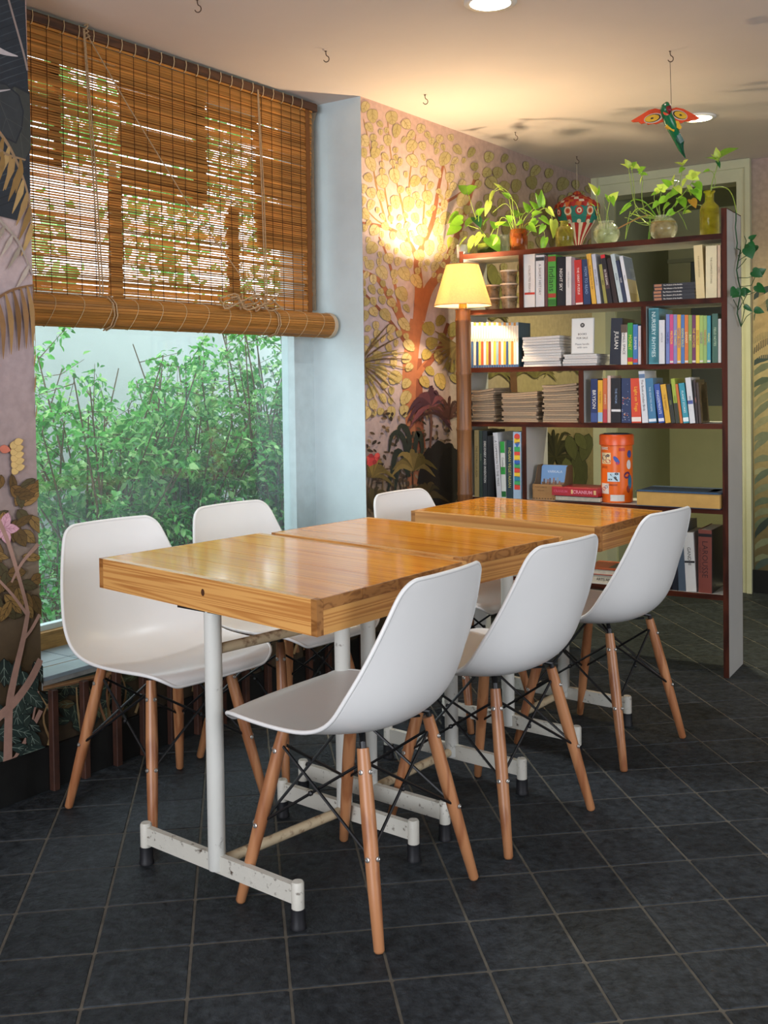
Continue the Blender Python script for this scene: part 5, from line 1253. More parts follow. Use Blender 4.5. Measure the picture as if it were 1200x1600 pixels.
wrap('picture', -0.55, 0.25, 0.31, 0.44, '#bcd6e2'); blob(-0.15, .39, .016, .004, '#2a2a2a', rot=-0.5); blob(0.0, .35, .012, .004, '#3a3a3a', rot=-0.8); blob(-0.35, .34, .009, .003, '#2a2a2a'); blob(0.05, .42, .008, .005, '#2a2a2a')
wrap('picture', -1.1, -0.45, 0.13, 0.28, '#dfd6cc'); blob(-0.85, .2, .01, .008, '#c0562e'); blob(-0.65, .23, .009, .007, '#8a8fa0')
wrap('label_patch', -0.35, 0.55, 0.03, 0.12, '#d5d3cd'); wrap('label_patch', -1.15, -0.5, 0.765, 0.80, '#e6d9c4'); wrap('label_patch', 0.2, 0.6, 0.745, 0.79, '#b8322a')
blob(0.75, .4, .016, .014, '#5d2a50', rot=0.6); blob(0.9, .55, .012, .02, '#d8d2cc'); blob(1.0, .3, .012, .03, '#2f6f8f'); blob(0.95, .7, .012, .016, '#3a4a8a'); blob(0.85, .2, .01, .016, '#8a3a2a')
for z_ in (0.52, 0.50, 0.265, 0.25): wrap('print_line', -1.05 if z_ > .4 else -0.6, -0.55 if z_ > .4 else 0.1, z_, z_ + 0.008, '#7a2c12')
def arc_text(s, a, z, hgt, c):
    me = text_mesh(s, None, hgt, bold=0.02)
    for v in me.vertices:
        aa = ca0 + a + v.co.x / RC; v.co = ((RC + 0.0011) * cos(aa), (RC + 0.0011) * sin(aa), z * Hc + v.co.y)
    me.materials.append(ink_of(c)); link('lettering', me, cn)
arc_text('PLASTICANT', -0.82, 0.783, 0.0075, '#b8521c')
# ------------------------------------------------------------------ floor lamp by the wall
lx, ly = -2.352, 3.945
lampo = tag(empty('floor_lamp', (lx, ly, 0)), 'lit bamboo post floor lamp with a cream tapered shade beside the bookcase', 'lamp')
bam = wood('bamboo_post', '#8a5a30', '#5f3a1c', scale=(22, 22, 1.6), rough=0.45, rings=2.5)
pr = []; R0 = 0.033
z = 0.0
nodes = [0.0, 0.17, 0.42, 0.70, 0.98, 1.22, 1.45, 1.50]
for i in range(len(nodes) - 1):
    a, b = nodes[i], nodes[i + 1]
    pr += [(R0 * 1.05, a + 0.001), (R0 * 0.985, a + 0.010), (R0 * 0.97, (a + b) / 2), (R0 * 0.985, b - 0.010), (R0 * 1.06, b - 0.004)]
autosmooth(MB().lathe(pr, 20).build('post', bam, lampo), 60)
autosmooth(MB().lathe([(0.11, 0), (0.11, 0.018), (0.10, 0.024), (0.034, 0.028), (0.034, 0.03), (0, 0.03)], 30).build('base', M('dark_wood_base', '#3a2416', rough=0.4), lampo), 40)
sh = M('linen_shade', '#e6cfa6', rough=0.9, noise=(160, 0.9, 1.07), translucent=0.6)
ZS0, ZS1 = 1.512, 1.690
autosmooth(MB().lathe([(0.1245, ZS0), (0.0695, ZS1), (0.0680, ZS1), (0.1230, ZS0), (0.1245, ZS0)], 40, cap=False).build('shade', sh, lampo), 40)
for zz, rr in ((ZS0 + 0.001, 0.1250), (ZS1 - 0.001, 0.0700)):
    MB().tube([(rr * cos(2 * pi * i / 40), rr * sin(2 * pi * i / 40), zz) for i in range(41)], 0.0018, 6).build('shade_rim', M('rim_tape', '#b08a55', rough=0.9), lampo)
MB().lathe([(0.018, 1.50), (0.018, 1.53), (0.012, 1.535), (0, 1.535)], 16).build('socket', M('brass_socket', '#a9803a', rough=0.3, metal=0.9), lampo)
MB().lathe([(0.010, 1.535), (0.014, 1.548), (0.024, 1.57), (0.027, 1.590), (0.022, 1.608), (0.010, 1.616), (0, 1.617)], 20).build('bulb', M('lit_bulb', '#fff0d0', emit=((1.0, 0.72, 0.38), 30)), lampo, smooth=True)
for a in (0, 2 * pi / 3, 4 * pi / 3): MB().tube([(0.012 * cos(a), 0.012 * sin(a), 1.56), (0.06 * cos(a), 0.06 * sin(a), 1.58), (0.069 * cos(a), 0.069 * sin(a), ZS1 - 0.002)], 0.0014, 5).build('shade_wire', M('brass_socket'), lampo)
bl_ = bpy.data.lights.new('lamp_bulb', 'POINT'); bl_.energy = 33; bl_.color = (1.0, 0.73, 0.44); bl_.shadow_soft_size = 0.02
bo_ = bpy.data.objects.new('lamp_bulb', bl_); COL.objects.link(bo_); bo_.location = (lx, ly, 1.662)

# ------------------------------------------------------------------ vases and cuttings on top of the bookcase
ZT = shelf_z['top'] + ST / 2 + 0.0004
def glass(name, col, rough=0.03): return tint_glass(name, col, 0.12, rough)
clear = glass('clear_glass', '#eef2ea'); amber = glass('amber_glass', '#e3a85a'); oliveg = glass('olive_glass', '#dedb8a'); yel = glass('yellow_green_glass', '#e6e370')
def water(name, col): return tint_glass(name, col, 0.35 if 'amber' in name else 0.6, 0.05)
def bpos(px, py, d): x, z = bc(px, py, d); return BO + BXv * x + BYv * d, z
def vase(name, label, px, py, d, prof, gmat, wmat, wlev, inner=0.0025, n=28, cat='vase', grp='glass vases along the bookcase top'):
    p, _ = bpos(px, py, d); r = tag(empty(name, (p.x, p.y, ZT)), label, cat, grp)
    inn = [(max(a - inner, 0.0005), max(b, inner)) for a, b in prof][::-1]
    autosmooth(MB().lathe(prof + inn + [(0, inner)], n).build('glass', gmat, r), 60)
    if wmat:
        wp = [(0, inner + 0.0012)] + [(max(a - inner - 0.0012, 0.0005), max(b, inner + 0.0012)) for a, b in prof if b < wlev]
        last = wp[-1][0]; wp += [(last, wlev), (0, wlev)]
        autosmooth(MB().lathe(wp, n).build('water', wmat, r), 60)
    return r
def globe(R, neck, rim):
    pr = []
    for i in range(11):
        t = -pi / 2 + 0.38 + (pi - 0.38 - 0.62) * i / 10; pr.append((R * cos(t), R * 0.93 * sin(t) + R * 0.86))
    t = pr[-1]; pr += [(neck, t[1] + 0.003), (neck * 1.02, t[1] + rim), (neck * 1.12, t[1] + rim + 0.003)]
    return pr
vase('vase', 'squat dark green glass vase above the lamp at the left end of the bookcase top', 762, 380, 0.10, [(0.03, 0), (0.045, 0.006), (0.051, 0.03), (0.046, 0.052), (0.03, 0.062), (0.026, 0.07)], glass('bottle_green_glass', '#b8c46a'), water('green_water', '#8a9a3a'), 0.05)
vase('jar', 'straight amber jar crammed with trailing stems on the bookcase top', 810.5, 375, 0.08, [(0.036, 0), (0.0395, 0.004), (0.0395, 0.085), (0.037, 0.094), (0.037, 0.100)], amber, water('amber_water', '#c47a28'), 0.08)
vase('jar', 'clear straight glass jar just left of the amber one', 786, 375, 0.13, [(0.024, 0), (0.026, 0.004), (0.026, 0.085), (0.025, 0.09)], clear, water('pale_water', '#dfe3c4'), 0.04)
vase('bottle', 'short shouldered olive glass bottle in front of the paper balloon', 882, 362, 0.07, [(0.036, 0), (0.0395, 0.004), (0.0395, 0.072), (0.036, 0.085), (0.021, 0.095), (0.0175, 0.10), (0.0175, 0.112), (0.022, 0.116)], oliveg, water('olive_water', '#c4be50'), 0.045)
vase('vase', 'clear globe vase with water and roots in the middle of the bookcase top', 947.5, 364, 0.08, globe(0.056, 0.030, 0.006), clear, water('clear_water', '#d9dcb4'), 0.062)
vase('vase', 'globe vase full of brown roots under the bushy pothos', 1036.5, 353, 0.08, globe(0.057, 0.032, 0.006), clear, water('root_water', '#c0a85a'), 0.075)
vase('bottle', 'tall yellow green bottle with a pale neck at the right end of the bookcase top', 1108.5, 330, 0.08, [(0.035, 0), (0.0385, 0.004), (0.0385, 0.105), (0.035, 0.122), (0.020, 0.138), (0.0175, 0.145), (0.0175, 0.172), (0.023, 0.178), (0.023, 0.183)], yel, water('yellow_water', '#c8c42c'), 0.11)
p, _ = bpos(722, 385, 0.12)
autosmooth(tag(MB().lathe([(0.022, 0), (0.024, 0.003), (0.026, 0.06), (0.024, 0.06), (0.022, 0.006), (0, 0.006)], 24).build('cup', M('white_ceramic', '#d8d4cb', rough=0.3), None, (p.x, p.y, ZT)), 'small white cup at the left end of the bookcase top beside the dark vase', 'cup'), 50)
root_m = M('pale_roots', '#8d6f3a', rough=0.8)
leafy = M('pothos_leaf', '#78ad30', rough=0.35, noise=(26, 0.8, 1.2), rand=0.22, translucent=0.3, spec=0.5)
pale = M('pothos_leaf_pale', '#b4cc58', rough=0.35, noise=(20, 0.85, 1.15), rand=0.2, translucent=0.4)
dark = M('pothos_leaf_dark', '#1f5a2c', rough=0.35, noise=(20, 0.8, 1.2), rand=0.2, translucent=0.15)
stem_m = M('pothos_stem', '#7f9a3c', rough=0.5); stem_d = M('pothos_stem_dark', '#2f5230', rough=0.5); dry = M('dry_stem', '#9a7040', rough=0.8)
def heart():
    """cupped heart shaped leaf: base at origin, tip along +x, face +z"""
    out = [(0.0, 0.0), (-0.10, 0.14), (-0.10, 0.30), (0.06, 0.42), (0.30, 0.43), (0.55, 0.33), (0.80, 0.15), (1.0, 0.0)]
    vs = []; mid = [0.0, 0.06, 0.12, 0.2, 0.36, 0.56, 0.78, 1.0]
    for (x, y), m in zip(out, mid): vs += [(x, y, 0.10 * (y / 0.43) ** 1.5 - 0.16 * x * x), (m, 0, -0.16 * m * m), (x, -y, 0.10 * (y / 0.43) ** 1.5 - 0.16 * x * x)]
    fs = []
    for i in range(7): fs += [(3 * i, 3 * i + 1, 3 * i + 4, 3 * i + 3), (3 * i + 1, 3 * i + 2, 3 * i + 5, 3 * i + 4)]
    return vs, fs
HV, HF = heart()
_hm = {}
def heart_mesh(m):
    if m.name not in _hm:
        me = bpy.data.meshes.new('leaf'); me.from_pydata(HV, [], HF); me.materials.append(m); me.polygons.foreach_set('use_smooth', [True] * len(me.polygons)); _hm[m.name] = me
    return _hm[m.name]
lr_ = random.Random(17)
def leaf(parent, base, tip, mat, width=1.0, face=None, curl=0.0):
    d = tip - base; l = d.length; d = d.normalized()
    n = face if face is not None else (CAM - base).normalized() * lr_.uniform(0.3, 0.9) + Vector((0, 0, lr_.uniform(0.3, 0.9))) + Vector((lr_.uniform(-.4, .4), lr_.uniform(-.4, .4), 0))
    n = (n - d * n.dot(d)).normalized(); s = n.cross(d)
    R = Matrix((d, s, n)).transposed()
    o = link('leaf', heart_mesh(mat), parent)
    mt = R.to_4x4() @ Matrix.Diagonal((l, l * width, l, 1)); mt.translation = base - parent.location
    o.matrix_local = mt; return o
def plant(name, label, px, py, d, stems, leaves, grp='pothos cuttings on the bookcase', smat=None):
    """stems: photo pixel paths (with depth offsets); leaves: (base px, tip px, depth, material, width)"""
    p0, _ = bpos(px, py, d); r = tag(empty(name, (p0.x, p0.y, ZT)), label, 'plant', grp)
    def W(q):
        dd = q[2] if len(q) > 2 else 0.0
        return at(q[0], q[1], BO + BYv * (d + dd), BYv)
    for k, st in enumerate(stems):
        path, rad, sm = st[0], st[1], (st[2] if len(st) > 2 else stem_m)
        pts = [W(q) - r.location for q in path]; q = []
        for i in range(len(pts) - 1):
            a0, a1, a2, a3 = pts[max(i - 1, 0)], pts[i], pts[i + 1], pts[min(i + 2, len(pts) - 1)]
            for t in (0, .25, .5, .75): q.append(0.5 * (2 * a1 + (a2 - a0) * t + (2 * a0 - 5 * a1 + 4 * a2 - a3) * t * t + (3 * a1 - a0 - 3 * a2 + a3) * t ** 3))
        q.append(pts[-1])
        autosmooth(MB().tube(q, [rad * (1 - 0.45 * i / len(q)) for i in range(len(q))], 6).build('stem', sm, r), 80)
    for lf in leaves:
        b = W((lf[0], lf[1], lf[4] if len(lf) > 4 else 0)); t = W((lf[2], lf[3], (lf[4] if len(lf) > 4 else 0) - (lf[7] if len(lf) > 7 else 0.012)))
        leaf(r, b, t, lf[5] if len(lf) > 5 and lf[5] else leafy, lf[6] if len(lf) > 6 else 1.0)
    return r
L, P, D = leafy, pale, dark
plant('pothos', 'bright pothos cutting spilling over the left end of the bookcase above the lamp', 762, 380, 0.10,
      [([(762, 376), (752, 360), (730, 352)], .0022), ([(760, 376), (748, 352), (740, 330), (730, 296)], .0022), ([(764, 374), (775, 352), (786, 346)], .0018), ([(758, 378), (742, 372), (728, 384)], .0018), ([(764, 372), (770, 376), (776, 380)], .0018), ([(748, 350), (748, 335)], .0016)],
      [(718, 352, 695, 366, 0, L), (722, 344, 700, 350, 0, L), (716, 336, 698, 348, .02, L), (728, 352, 744, 338, 0, L), (742, 340, 752, 354, 0, D), (730, 300, 716, 288, 0, L), (731, 299, 744, 290, 0, L), (742, 372, 728, 396, -.03, P), (728, 372, 712, 388, -.02, P), (752, 366, 740, 384, -.03, P),
       (778, 352, 790, 344, 0, L), (775, 356, 766, 344, 0, L), (788, 350, 800, 352, 0, L), (764, 372, 782, 392, -.03, L), (762, 384, 752, 396, -.03, L), (746, 336, 756, 324, .02, L), (706, 372, 698, 388, -.02, P), (756, 352, 764, 338, 0, L)])
plant('pothos', 'leggy pothos cutting with long drooping pale stems in the amber jar', 810.5, 375, 0.08,
      [([(806, 380), (800, 340), (795, 310), (783, 296), (772, 300)], .0020), ([(808, 380), (802, 330), (798, 305), (778, 292), (764, 316)], .0018), ([(810, 380), (804, 340), (790, 318), (770, 332)], .0018), ([(814, 380), (812, 340), (806, 318), (796, 308)], .0020), ([(812, 380), (818, 345), (830, 330), (842, 318)], .0020),
       ([(815, 380), (826, 350), (842, 330), (856, 326), (864, 345)], .0018), ([(814, 380), (830, 360), (846, 352), (852, 372)], .0018), ([(812, 378), (820, 352), (838, 344)], .0018), ([(806, 380), (794, 345), (782, 342), (776, 372)], .0016), ([(810, 378), (800, 352), (796, 344)], .0016), ([(809, 378), (815, 340), (826, 328)], .0016)],
      [(772, 300, 762, 318, 0, P, .6), (764, 316, 758, 338, 0, P, .55), (783, 296, 772, 284, 0, P, .6), (796, 308, 784, 300, 0, L, .7), (842, 318, 838, 300, 0, L, .6), (846, 322, 846, 296, 0, L, .55), (864, 345, 866, 372, 0, P, .6), (856, 326, 866, 338, 0, P, .6), (852, 372, 846, 394, -.03, L, .6), (838, 344, 826, 356, -.02, L, .8), (826, 330, 818, 314, 0, L, .8), (838, 326, 828, 312, 0, L, .7), (800, 344, 790, 336, 0, L), (806, 340, 818, 332, -.02, L), (850, 352, 842, 366, -.02, L, .7), (776, 372, 770, 384, -.02, P, .5), (810, 338, 802, 326, .02, L), (845, 340, 860, 350, 0, L, .6), (832, 336, 846, 330, -.02, L, .8), (826, 352, 838, 362, -.03, L, .8), (816, 346, 806, 352, -.03, L, .9)])
plant('pothos', 'young pothos shoots with two unfurling pale leaves in the clear globe vase', 947.5, 364, 0.08,
      [([(945, 372), (936, 335), (931, 300)], .0022), ([(946, 374), (948, 340), (954, 310)], .0026), ([(940, 372), (934, 340), (928, 322)], .0016), ([(949, 372), (951, 345), (944, 318)], .0016), ([(950, 366), (975, 352), (1000, 340), (1015, 336)], .0030, dry)],
      [(931, 302, 921, 284, 0, P, .75), (933, 304, 938, 290, 0, L, .6), (954, 312, 966, 300, 0, P, .9), (952, 314, 946, 302, 0, L, .7), (955, 308, 960, 322, -.02, L, .6), (928, 322, 920, 316, 0, L, .5)])
plant('pothos', 'bushy pothos with tall pale shoots and long grassy stems in the root filled globe vase', 1036.5, 353, 0.08,
      [([(1030, 340), (1010, 335), (992, 318), (985, 280), (982, 262)], .0024), ([(1030, 340), (1008, 340), (994, 330), (990, 285), (986, 258)], .0022), ([(1032, 342), (1012, 338), (1003, 310), (1004, 280), (998, 266)], .0022), ([(1030, 342), (1004, 338), (985, 348), (978, 372)], .0020), ([(1030, 345), (1000, 348), (984, 342), (976, 340)], .0020), ([(1034, 345), (1024, 320), (1016, 318), (992, 332)], .0022), ([(1028, 345), (1010, 352), (990, 345)], .0020),
       ([(1035, 345), (1040, 320), (1048, 300), (1060, 280)], .0026), ([(1036, 345), (1050, 325), (1070, 300), (1085, 280)], .0026), ([(1034, 345), (1030, 320), (1036, 290)], .0022), ([(1038, 345), (1060, 330), (1082, 320), (1100, 322)], .0022), ([(1060, 332), (1068, 345), (1073, 358)], .0018), ([(1060, 300), (1064, 275), (1068, 255)], .0020), ([(1024, 340), (1018, 360), (1014, 385)], .0020), ([(1033, 345), (1022, 310), (1028, 296)], .0020)],
      [(982, 262, 970, 254, 0, P), (984, 260, 976, 248, 0, P, .8), (986, 262, 994, 252, 0, L), (988, 258, 1000, 262, 0, P, .8), (998, 268, 1008, 260, 0, L), (1002, 272, 1012, 272, 0, L, .8), (1004, 276, 998, 288, 0, P, .5),
       (1040, 296, 1026, 288, 0, P), (1046, 290, 1034, 278, 0, L), (1052, 288, 1052, 272, 0, P), (1060, 284, 1046, 280, 0, L), (1066, 258, 1054, 252, 0, P), (1068, 256, 1074, 248, 0, P), (1068, 262, 1060, 270, 0, L), (1076, 272, 1092, 280, 0, P, .9), (1082, 276, 1094, 268, 0, P), (1072, 280, 1064, 292, 0, P), (1086, 286, 1098, 296, 0, L, 1.1), (1084, 296, 1096, 312, 0, L, 1.1), (1076, 300, 1090, 306, -.02, L), (1058, 298, 1044, 306, 0, L), (1050, 304, 1036, 312, 0, L), (1062, 310, 1072, 324, -.03, L, 1.1), (1066, 308, 1052, 322, -.03, L), (1080, 312, 1088, 324, -.02, M('pothos_leaf_brown', '#a07a2c', rough=0.4, translucent=0.3)), (1074, 290, 1082, 304, -.02, P), (1040, 310, 1026, 318, -.02, L), (1030, 300, 1016, 304, 0, L), (1068, 334, 1074, 322, -.03, L), (1070, 332, 1080, 330, -.03, P), (1056, 292, 1066, 302, -.02, P), (1046, 318, 1034, 328, -.03, L), (1052, 330, 1040, 336, -.03, L), (1028, 316, 1018, 326, -.02, L, .8), (1024, 300, 1034, 294, 0, P), (1090, 300, 1078, 296, 0, L)])
# long strap leaves
for a in plant('pothos', 'strap leaved cutting arching to the left between the two globe vases', 1028, 353, 0.095,
      [([(1030, 345), (1010, 318), (990, 312), (976, 326), (968, 332)], .0035, leafy), ([(1030, 345), (1012, 330), (996, 326), (985, 338)], .0030, pale), ([(1032, 346), (1014, 350), (998, 338), (984, 333)], .0030, pale), ([(1016, 336), (1015, 360), (1012, 386)], .0042, leafy), ([(985, 330), (980, 352), (977, 374)], .0022, pale)], [(985, 320, 966, 334, 0, L, .5)]).children: pass
plant('pothos', 'pothos with a tall leafy tip and a vine trailing down the bookcase side', 1108.5, 330, 0.08,
      [([(1110, 300), (1114, 280), (1120, 262), (1122, 245)], .0028), ([(1112, 296), (1118, 285), (1114, 270), (1108, 266)], .0016), ([(1120, 262), (1124, 248), (1128, 240)], .0018),
       ([(1112, 294), (1126, 292), (1138, 296, -.03), (1146, 310, -.06), (1151, 332, -.07)], .0030),], 
      [(1122, 246, 1118, 230, 0, P, .8), (1126, 244, 1152, 228, 0, L, .8), (1118, 250, 1102, 244, 0, L, .9), (1120, 252, 1126, 262, 0, D, .6), (1108, 266, 1098, 268, 0, L, .8), (1122, 250, 1112, 240, 0, P, .6)])
# the vine hangs clear of the side panel, on the room side
tr = [o for o in bpy.data.objects if o.get('label', '').startswith('pothos with a tall leafy tip')][0]
def SW(px, py, off=0.012): return at(px, py, BO + BXv * off, BXv)
def vine(pts, rad, mat=stem_d):
    q = [SW(*p) - tr.location for p in pts]; autosmooth(MB().tube(q, rad, 6).build('stem', mat, tr), 80)
vine([(1150, 328), (1150, 345), (1149, 355), (1152, 380), (1151, 388), (1157, 391), (1153, 410), (1151, 422), (1154, 440), (1158, 455), (1153, 480), (1152, 490), (1158, 510)], 0.0028)
for a in ([(1158, 510), (1164, 480), (1156, 458)], [(1158, 510), (1166, 495), (1176, 487)], [(1153, 408), (1162, 402), (1170, 398)], [(1152, 420), (1160, 412), (1166, 404)], [(1153, 434), (1168, 434), (1178, 431)], [(1157, 448), (1174, 446), (1180, 432)], [(1156, 462), (1170, 460), (1181, 455)], [(1154, 484), (1162, 470), (1168, 458)], [(1153, 400), (1162, 392), (1166, 376), (1163, 369)], [(1153, 482), (1146, 468)]):
    vine([(x, y, 0.012 + 0.02 * i) for i, (x, y) in enumerate(a)], 0.0016)
for (x0, y0, x1, y1, w_, m_) in ((1168, 388, 1176, 404, 1.3, D), (1176, 384, 1168, 400, 1.3, D), (1172, 374, 1182, 366, .9, D), (1172, 378, 1180, 386, .9, D), (1182, 428, 1198, 420, 1.0, D), (1176, 424, 1192, 432, 1.1, D), (1182, 446, 1196, 458, 1.0, D), (1156, 456, 1144, 464, 1.1, D), (1150, 452, 1142, 462, 1.2, D), (1160, 454, 1174, 456, 1.0, D), (1158, 452, 1164, 464, 1.0, D), (1164, 478, 1176, 487, .6, D), (1180, 484, 1195, 488, .9, D), (1150, 452, 1156, 462, 1.0, D)):
    b = SW(x0, y0, 0.05); t = at(x1, y1, b - CF * 0.012, CF); leaf(tr, b, t, m_, w_, face=(CAM - b).normalized() + Vector((lr_.uniform(-.5, .5), lr_.uniform(-.5, .5), lr_.uniform(-.2, .5))))

# plastic tubs in the small top compartment
tub = tint_glass('frosted_plastic', '#e0d2b6', 0.4, 0.15)
def tubs(px, n, d, lab):
    for k in range(n):
        p, _ = bpos(px, 450, d); z = on_shelf('A') + k * 0.058
        r = tag(empty('plastic_tub', (p.x, p.y, z + 0.0005)), lab[k], 'container', 'plastic tubs in the small compartment')
        autosmooth(MB().lathe([(0.031, 0), (0.0365, 0.050), (0.0385, 0.050), (0.0385, 0.0535), (0.036, 0.0535), (0.030, 0.002), (0, 0.002)], 26).build('tub', tub, r), 40)
        autosmooth(MB().lathe([(0.0395, 0.050), (0.0395, 0.0565), (0.036, 0.0565), (0.035, 0.055), (0, 0.055)], 26).build('lid', M('translucent_lid', '#ddd2bd', rough=0.4), r), 40)
        MB().box((-0.02, -0.018, 0.004), (0.016, 0.012, 0.018 + 0.008 * (k % 2))).build('contents', M('tub_contents' + str(k % 2), ('#6d3f28', '#4a3a52')[k % 2], rough=0.8), r)
tubs(795.5, 3, 0.075, ['bottom plastic tub of the right stack in the small compartment', 'middle plastic tub of the right stack in the small compartment', 'top plastic tub of the right stack in the small compartment'])
tubs(769, 2, 0.10, ['lower plastic tub of the left stack partly behind the lamp shade', 'upper plastic tub of the left stack partly behind the lamp shade'])

# ------------------------------------------------------------------ hanging paper balloon
bp_ = Vector((-2.409, 5.241, 0))
def zat(px, py): return at(px, py, bp_, (CF.x, CF.y, 0)).z
zt_, zb_ = zat(902, 298), zat(902, 384); Hb = zt_ - zb_
bal = tag(empty('paper_balloon', (bp_.x, bp_.y, zb_)), 'red and teal painted paper balloon hanging on a cord behind the vases', 'ornament')
pp = M('painted_paper', '#ffffff', rough=0.7, vcol=True, noise=(40, 0.9, 1.08))
Rb = 0.117
prof = [(0.022, 0.0), (0.040, 0.05), (0.066, 0.10), (0.088, 0.14), (0.105, 0.18), (0.114, 0.215), (0.1165, 0.245), (0.112, 0.268), (0.10, 0.29), (0.08, 0.31), (0.055, 0.325), (0.03, 0.335), (0.0, 0.34)]
k_ = Hb / 0.365; prof = [(r_, h_ * k_) for r_, h_ in prof]
CR_, CT, CC, CO = lin('#a8302a'), lin('#2b7a6d'), lin('#d9cdb0'), lin('#c0622e')
def bcol(i, j):
    if i < 3: return CR_ if (j // 2) % 2 else CC
    if i < 6: return CT if (j % 8) not in (3, 4) else (CO if i == 4 else CR_)
    return (CR_, CO, CR_, CC)[(j // 2 + i) % 4] if i < 10 else CR_
MB().lathe(prof, 48, cols=bcol).build('envelope', pp, bal)
for k in range(12):                                  # scallops and medallions
    a = 2 * pi * k / 12; c, s_ = cos(a), sin(a)
    for rr_, hh_, sz, colr, up in ((0.1135, 0.214, 0.021, CC if k % 2 else CR_, 0.002), (0.1145, 0.214, 0.013, CO if k % 2 else CC, 0.003), (0.1155, 0.214, 0.006, CR_, 0.004), (0.092, 0.150, 0.011, CC, 0.004)):
        o = Vector((rr_ * c, rr_ * s_, hh_ * k_)); ax = Vector((c, s_, -0.15 if hh_ > 0.2 else -0.6)).normalized(); R = ax.to_track_quat('Z', 'Y').to_matrix()
        m = MB(); m.add([o + R @ Vector((sz * cos(t), sz * sin(t) * 1.1, up)) for t in [2 * pi * i / 12 for i in range(12)]], [tuple(range(12))], colr); m.build('medallion', pp, bal)
for k in range(24):
    a = 2 * pi * k / 24; c, s_ = cos(a), sin(a)
    m = MB(); b0 = Vector((0.1165 * c, 0.1165 * s_, 0.272 * k_)); w_ = Vector((-s_, c, 0)) * 0.015; out = Vector((c, s_, 0)) * 0.006
    m.add([b0 - w_, b0 + w_, b0 + out + Vector((0, 0, -0.022)) + w_ * 0.5, b0 + out * 1.2 + Vector((0, 0, -0.028)), b0 + out + Vector((0, 0, -0.022)) - w_ * 0.5, b0 - w_ + out * 0.8, b0 + w_ + out * 0.8], [(0, 1, 2, 3, 4)], CR_ if k % 2 else CO); m.build('scallop', pp, bal)
MB().lathe([(a_, b_ * k_) for a_, b_ in ((0.018, 0.334), (0.024, 0.345), (0.016, 0.356), (0.006, 0.362), (0, 0.363))], 14, cols=lambda i, j: CR_ if j % 2 else CO).build('crown', pp, bal)
MB().tube([(0, 0, Hb), (0, 0, CZ - 0.04 - zb_)], 0.0013, 5).build('string', M('string', '#b7a98f', rough=0.9), bal)
MB().lathe([(0.020, -0.03), (0.022, -0.004), (0.020, -0.004), (0.018, -0.028), (0, -0.028)], 14, o=(0, 0, 0)).build('basket', M('woven_basket', '#8a6a3a', rough=0.8), bal)

# ------------------------------------------------------------------ hanging painted parrot
pb = Vector((-1.365, 3.776, 0))
E1 = Vector((CR.x, CR.y, 0)).normalized(); E2 = Vector((0, 0, 1)); E3 = Vector((-CF.x, -CF.y, 0)).normalized()     # right, up, toward the room
p0 = at(1049, 168, pb, E3)
par = tag(empty('parrot_ornament', p0), 'painted wooden parrot with spread orange wings hanging from the ceiling', 'ornament')
PX = 1 / 427.0
def Q(px, py, dz=0.0): return E1 * ((px - 1049) * PX) + E2 * ((168 - py) * PX) + E3 * dz
gr = M('parrot_green', '#146b42', rough=0.25, noise=(60, 0.85, 1.15)); dg = M('parrot_dark_green', '#0c4a33', rough=0.25, noise=(80, 0.8, 1.2)); orr = M('parrot_orange', '#d2481f', rough=0.25, noise=(30, 0.9, 1.1)); ye = M('parrot_yellow', '#d3a52a', rough=0.25, noise=(50, 0.85, 1.1)); rd = M('parrot_red', '#7a1420', rough=0.25)
path = [(1039.5, 163), (1038, 168), (1037.5, 174), (1040, 181), (1045, 190), (1051, 200), (1056, 208), (1061, 218), (1067, 230), (1075, 242)]
rads = [0.006, 0.0165, 0.0205, 0.0185, 0.0205, 0.0205, 0.0165, 0.0125, 0.0085, 0.0015]
zo = [0.028, 0.028, 0.026, 0.016, 0.008, 0.0, -0.012, -0.022, -0.032, -0.044]
autosmooth(MB().tube([Q(a, b, c) for (a, b), c in zip(path, zo)], rads, 16).build('body', gr, par), 80)
for k in range(7):                                   # tail feathers
    t = (k - 3) / 3
    a, b, c = Q(1053 + t * 4, 203, 0.003 - abs(t) * 0.004), Q(1064 + t * 4, 222 - abs(t) * 3, -0.012), Q(1075 - abs(t) * 7 + t * 2, 243 - abs(t) * 13, -0.036)
    MB().tube([a, b, c], [0.006, 0.0055, 0.0012], 6).build('tail_feather', dg, par)
MB().tube([Q(1039, 172, 0.046), Q(1040, 178, 0.050), Q(1041, 183, 0.042)], [0.010, 0.0085, 0.0015], 10).build('beak', rd, par, smooth=True)
MB().lathe([(0.010, 0), (0.012, 0.003), (0.0, 0.006)], 12, o=Q(1037, 179, 0.034), axis=E3).build('throat', orr, par)
for s_ in (-1, 1): MB().lathe([(0.0032, 0), (0.0026, 0.0015), (0, 0.002)], 10, o=Q(1038.5 + s_ * 4, 168, 0.043), axis=E3 + E1 * s_ * 0.5).build('eye', M('parrot_eye', '#e8e2d0', rough=0.3), par)
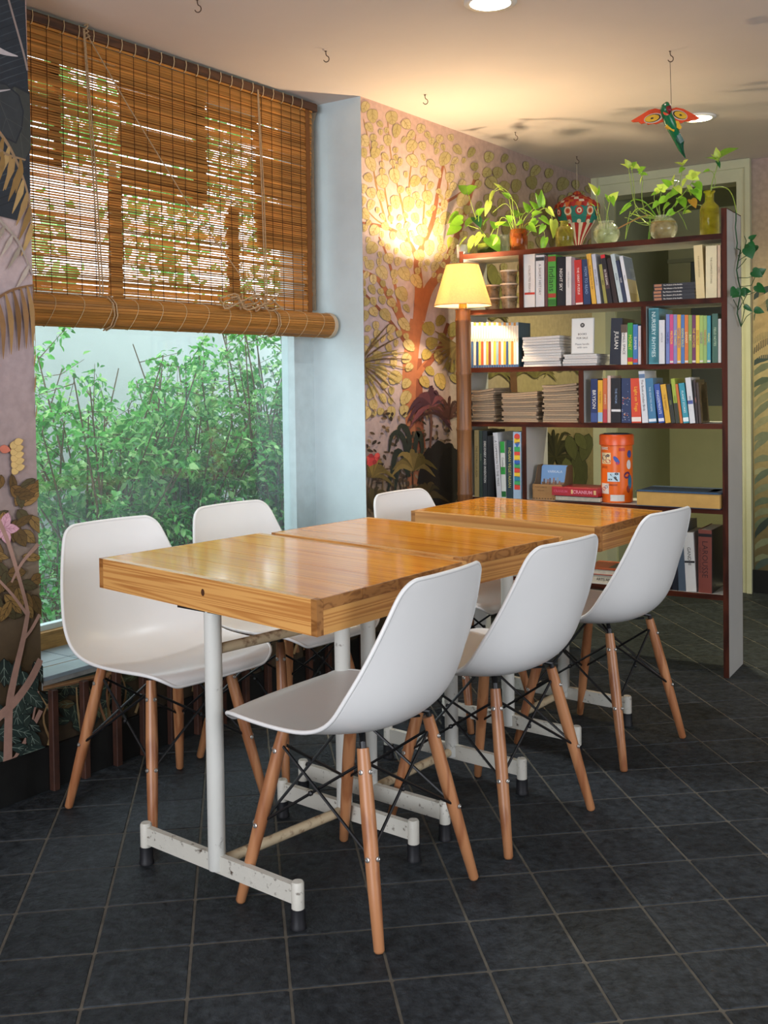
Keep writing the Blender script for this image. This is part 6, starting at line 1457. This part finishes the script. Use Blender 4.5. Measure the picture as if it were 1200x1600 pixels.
def plate(pts, th, mat, name, dz):
    """thick flat shape; dz(px) sets how far it sweeps back"""
    f = [Q(a, b, dz(a) + th / 2) for a, b in pts]; bk_ = [Q(a, b, dz(a) - th / 2) for a, b in pts]
    MB().quad_prism(bk_, f).build(name, mat, par)
def sweep(a): return 0.008 - abs(a - 1044) * 0.0006
lw = [(1034, 172), (1024, 169), (1014, 171), (1002, 178), (989, 185), (992, 187.5), (1000, 187.5), (1004, 191), (1011, 190), (1014, 193), (1020, 192), (1026, 193), (1032, 191), (1038, 190)]
rw = [(1047, 171), (1056, 168.5), (1068, 170), (1082, 176), (1096, 183), (1090, 186), (1082, 187), (1078, 189), (1070, 189), (1066, 192), (1059, 192), (1054, 190), (1048, 186)]
plate(lw, 0.008, orr, 'wing', sweep); plate(rw, 0.008, orr, 'wing', sweep)
def oval(cx, cy, a, b, rot): return [(cx + a * cos(t) * cos(rot) - b * sin(t) * sin(rot), cy + a * cos(t) * sin(rot) + b * sin(t) * cos(rot)) for t in [2 * pi * i / 18 for i in range(18)]]
blk = M('parrot_black', '#1c1516', rough=0.3); whp = M('parrot_white', '#cbb9a2', rough=0.3)
for cx, cy, rot in ((1019, 184, -0.18), (1063, 180, 0.22)):
    plate(oval(cx + (2 if cx < 1040 else -2), cy, 14, 7.4, rot), 0.0095, whp, 'wing_marking', sweep); plate(oval(cx + (1 if cx < 1040 else -1), cy, 12, 6.2, rot), 0.0105, blk, 'wing_marking', sweep); plate(oval(cx, cy, 10.8, 5.2, rot), 0.0115, ye, 'wing_marking', sweep); plate(oval(cx, cy, 2.4, 1.2, rot), 0.0125, blk, 'wing_marking', sweep)
plate([(1040, 194), (1044, 192), (1052, 202), (1051, 207), (1046, 204), (1042, 202), (1038, 200)], 0.012, ye, 'leg', lambda a: 0.012); plate([(1052, 190), (1058, 191), (1063, 201), (1060, 204), (1055, 201)], 0.012, ye, 'leg', lambda a: 0.012)
MB().tube([Q(1048.5, 164, 0.004), Vector((pb.x, pb.y, CZ - 0.036)) - p0], 0.0010, 5).build('string', M('dark_string', '#3a332c', rough=0.8), par)
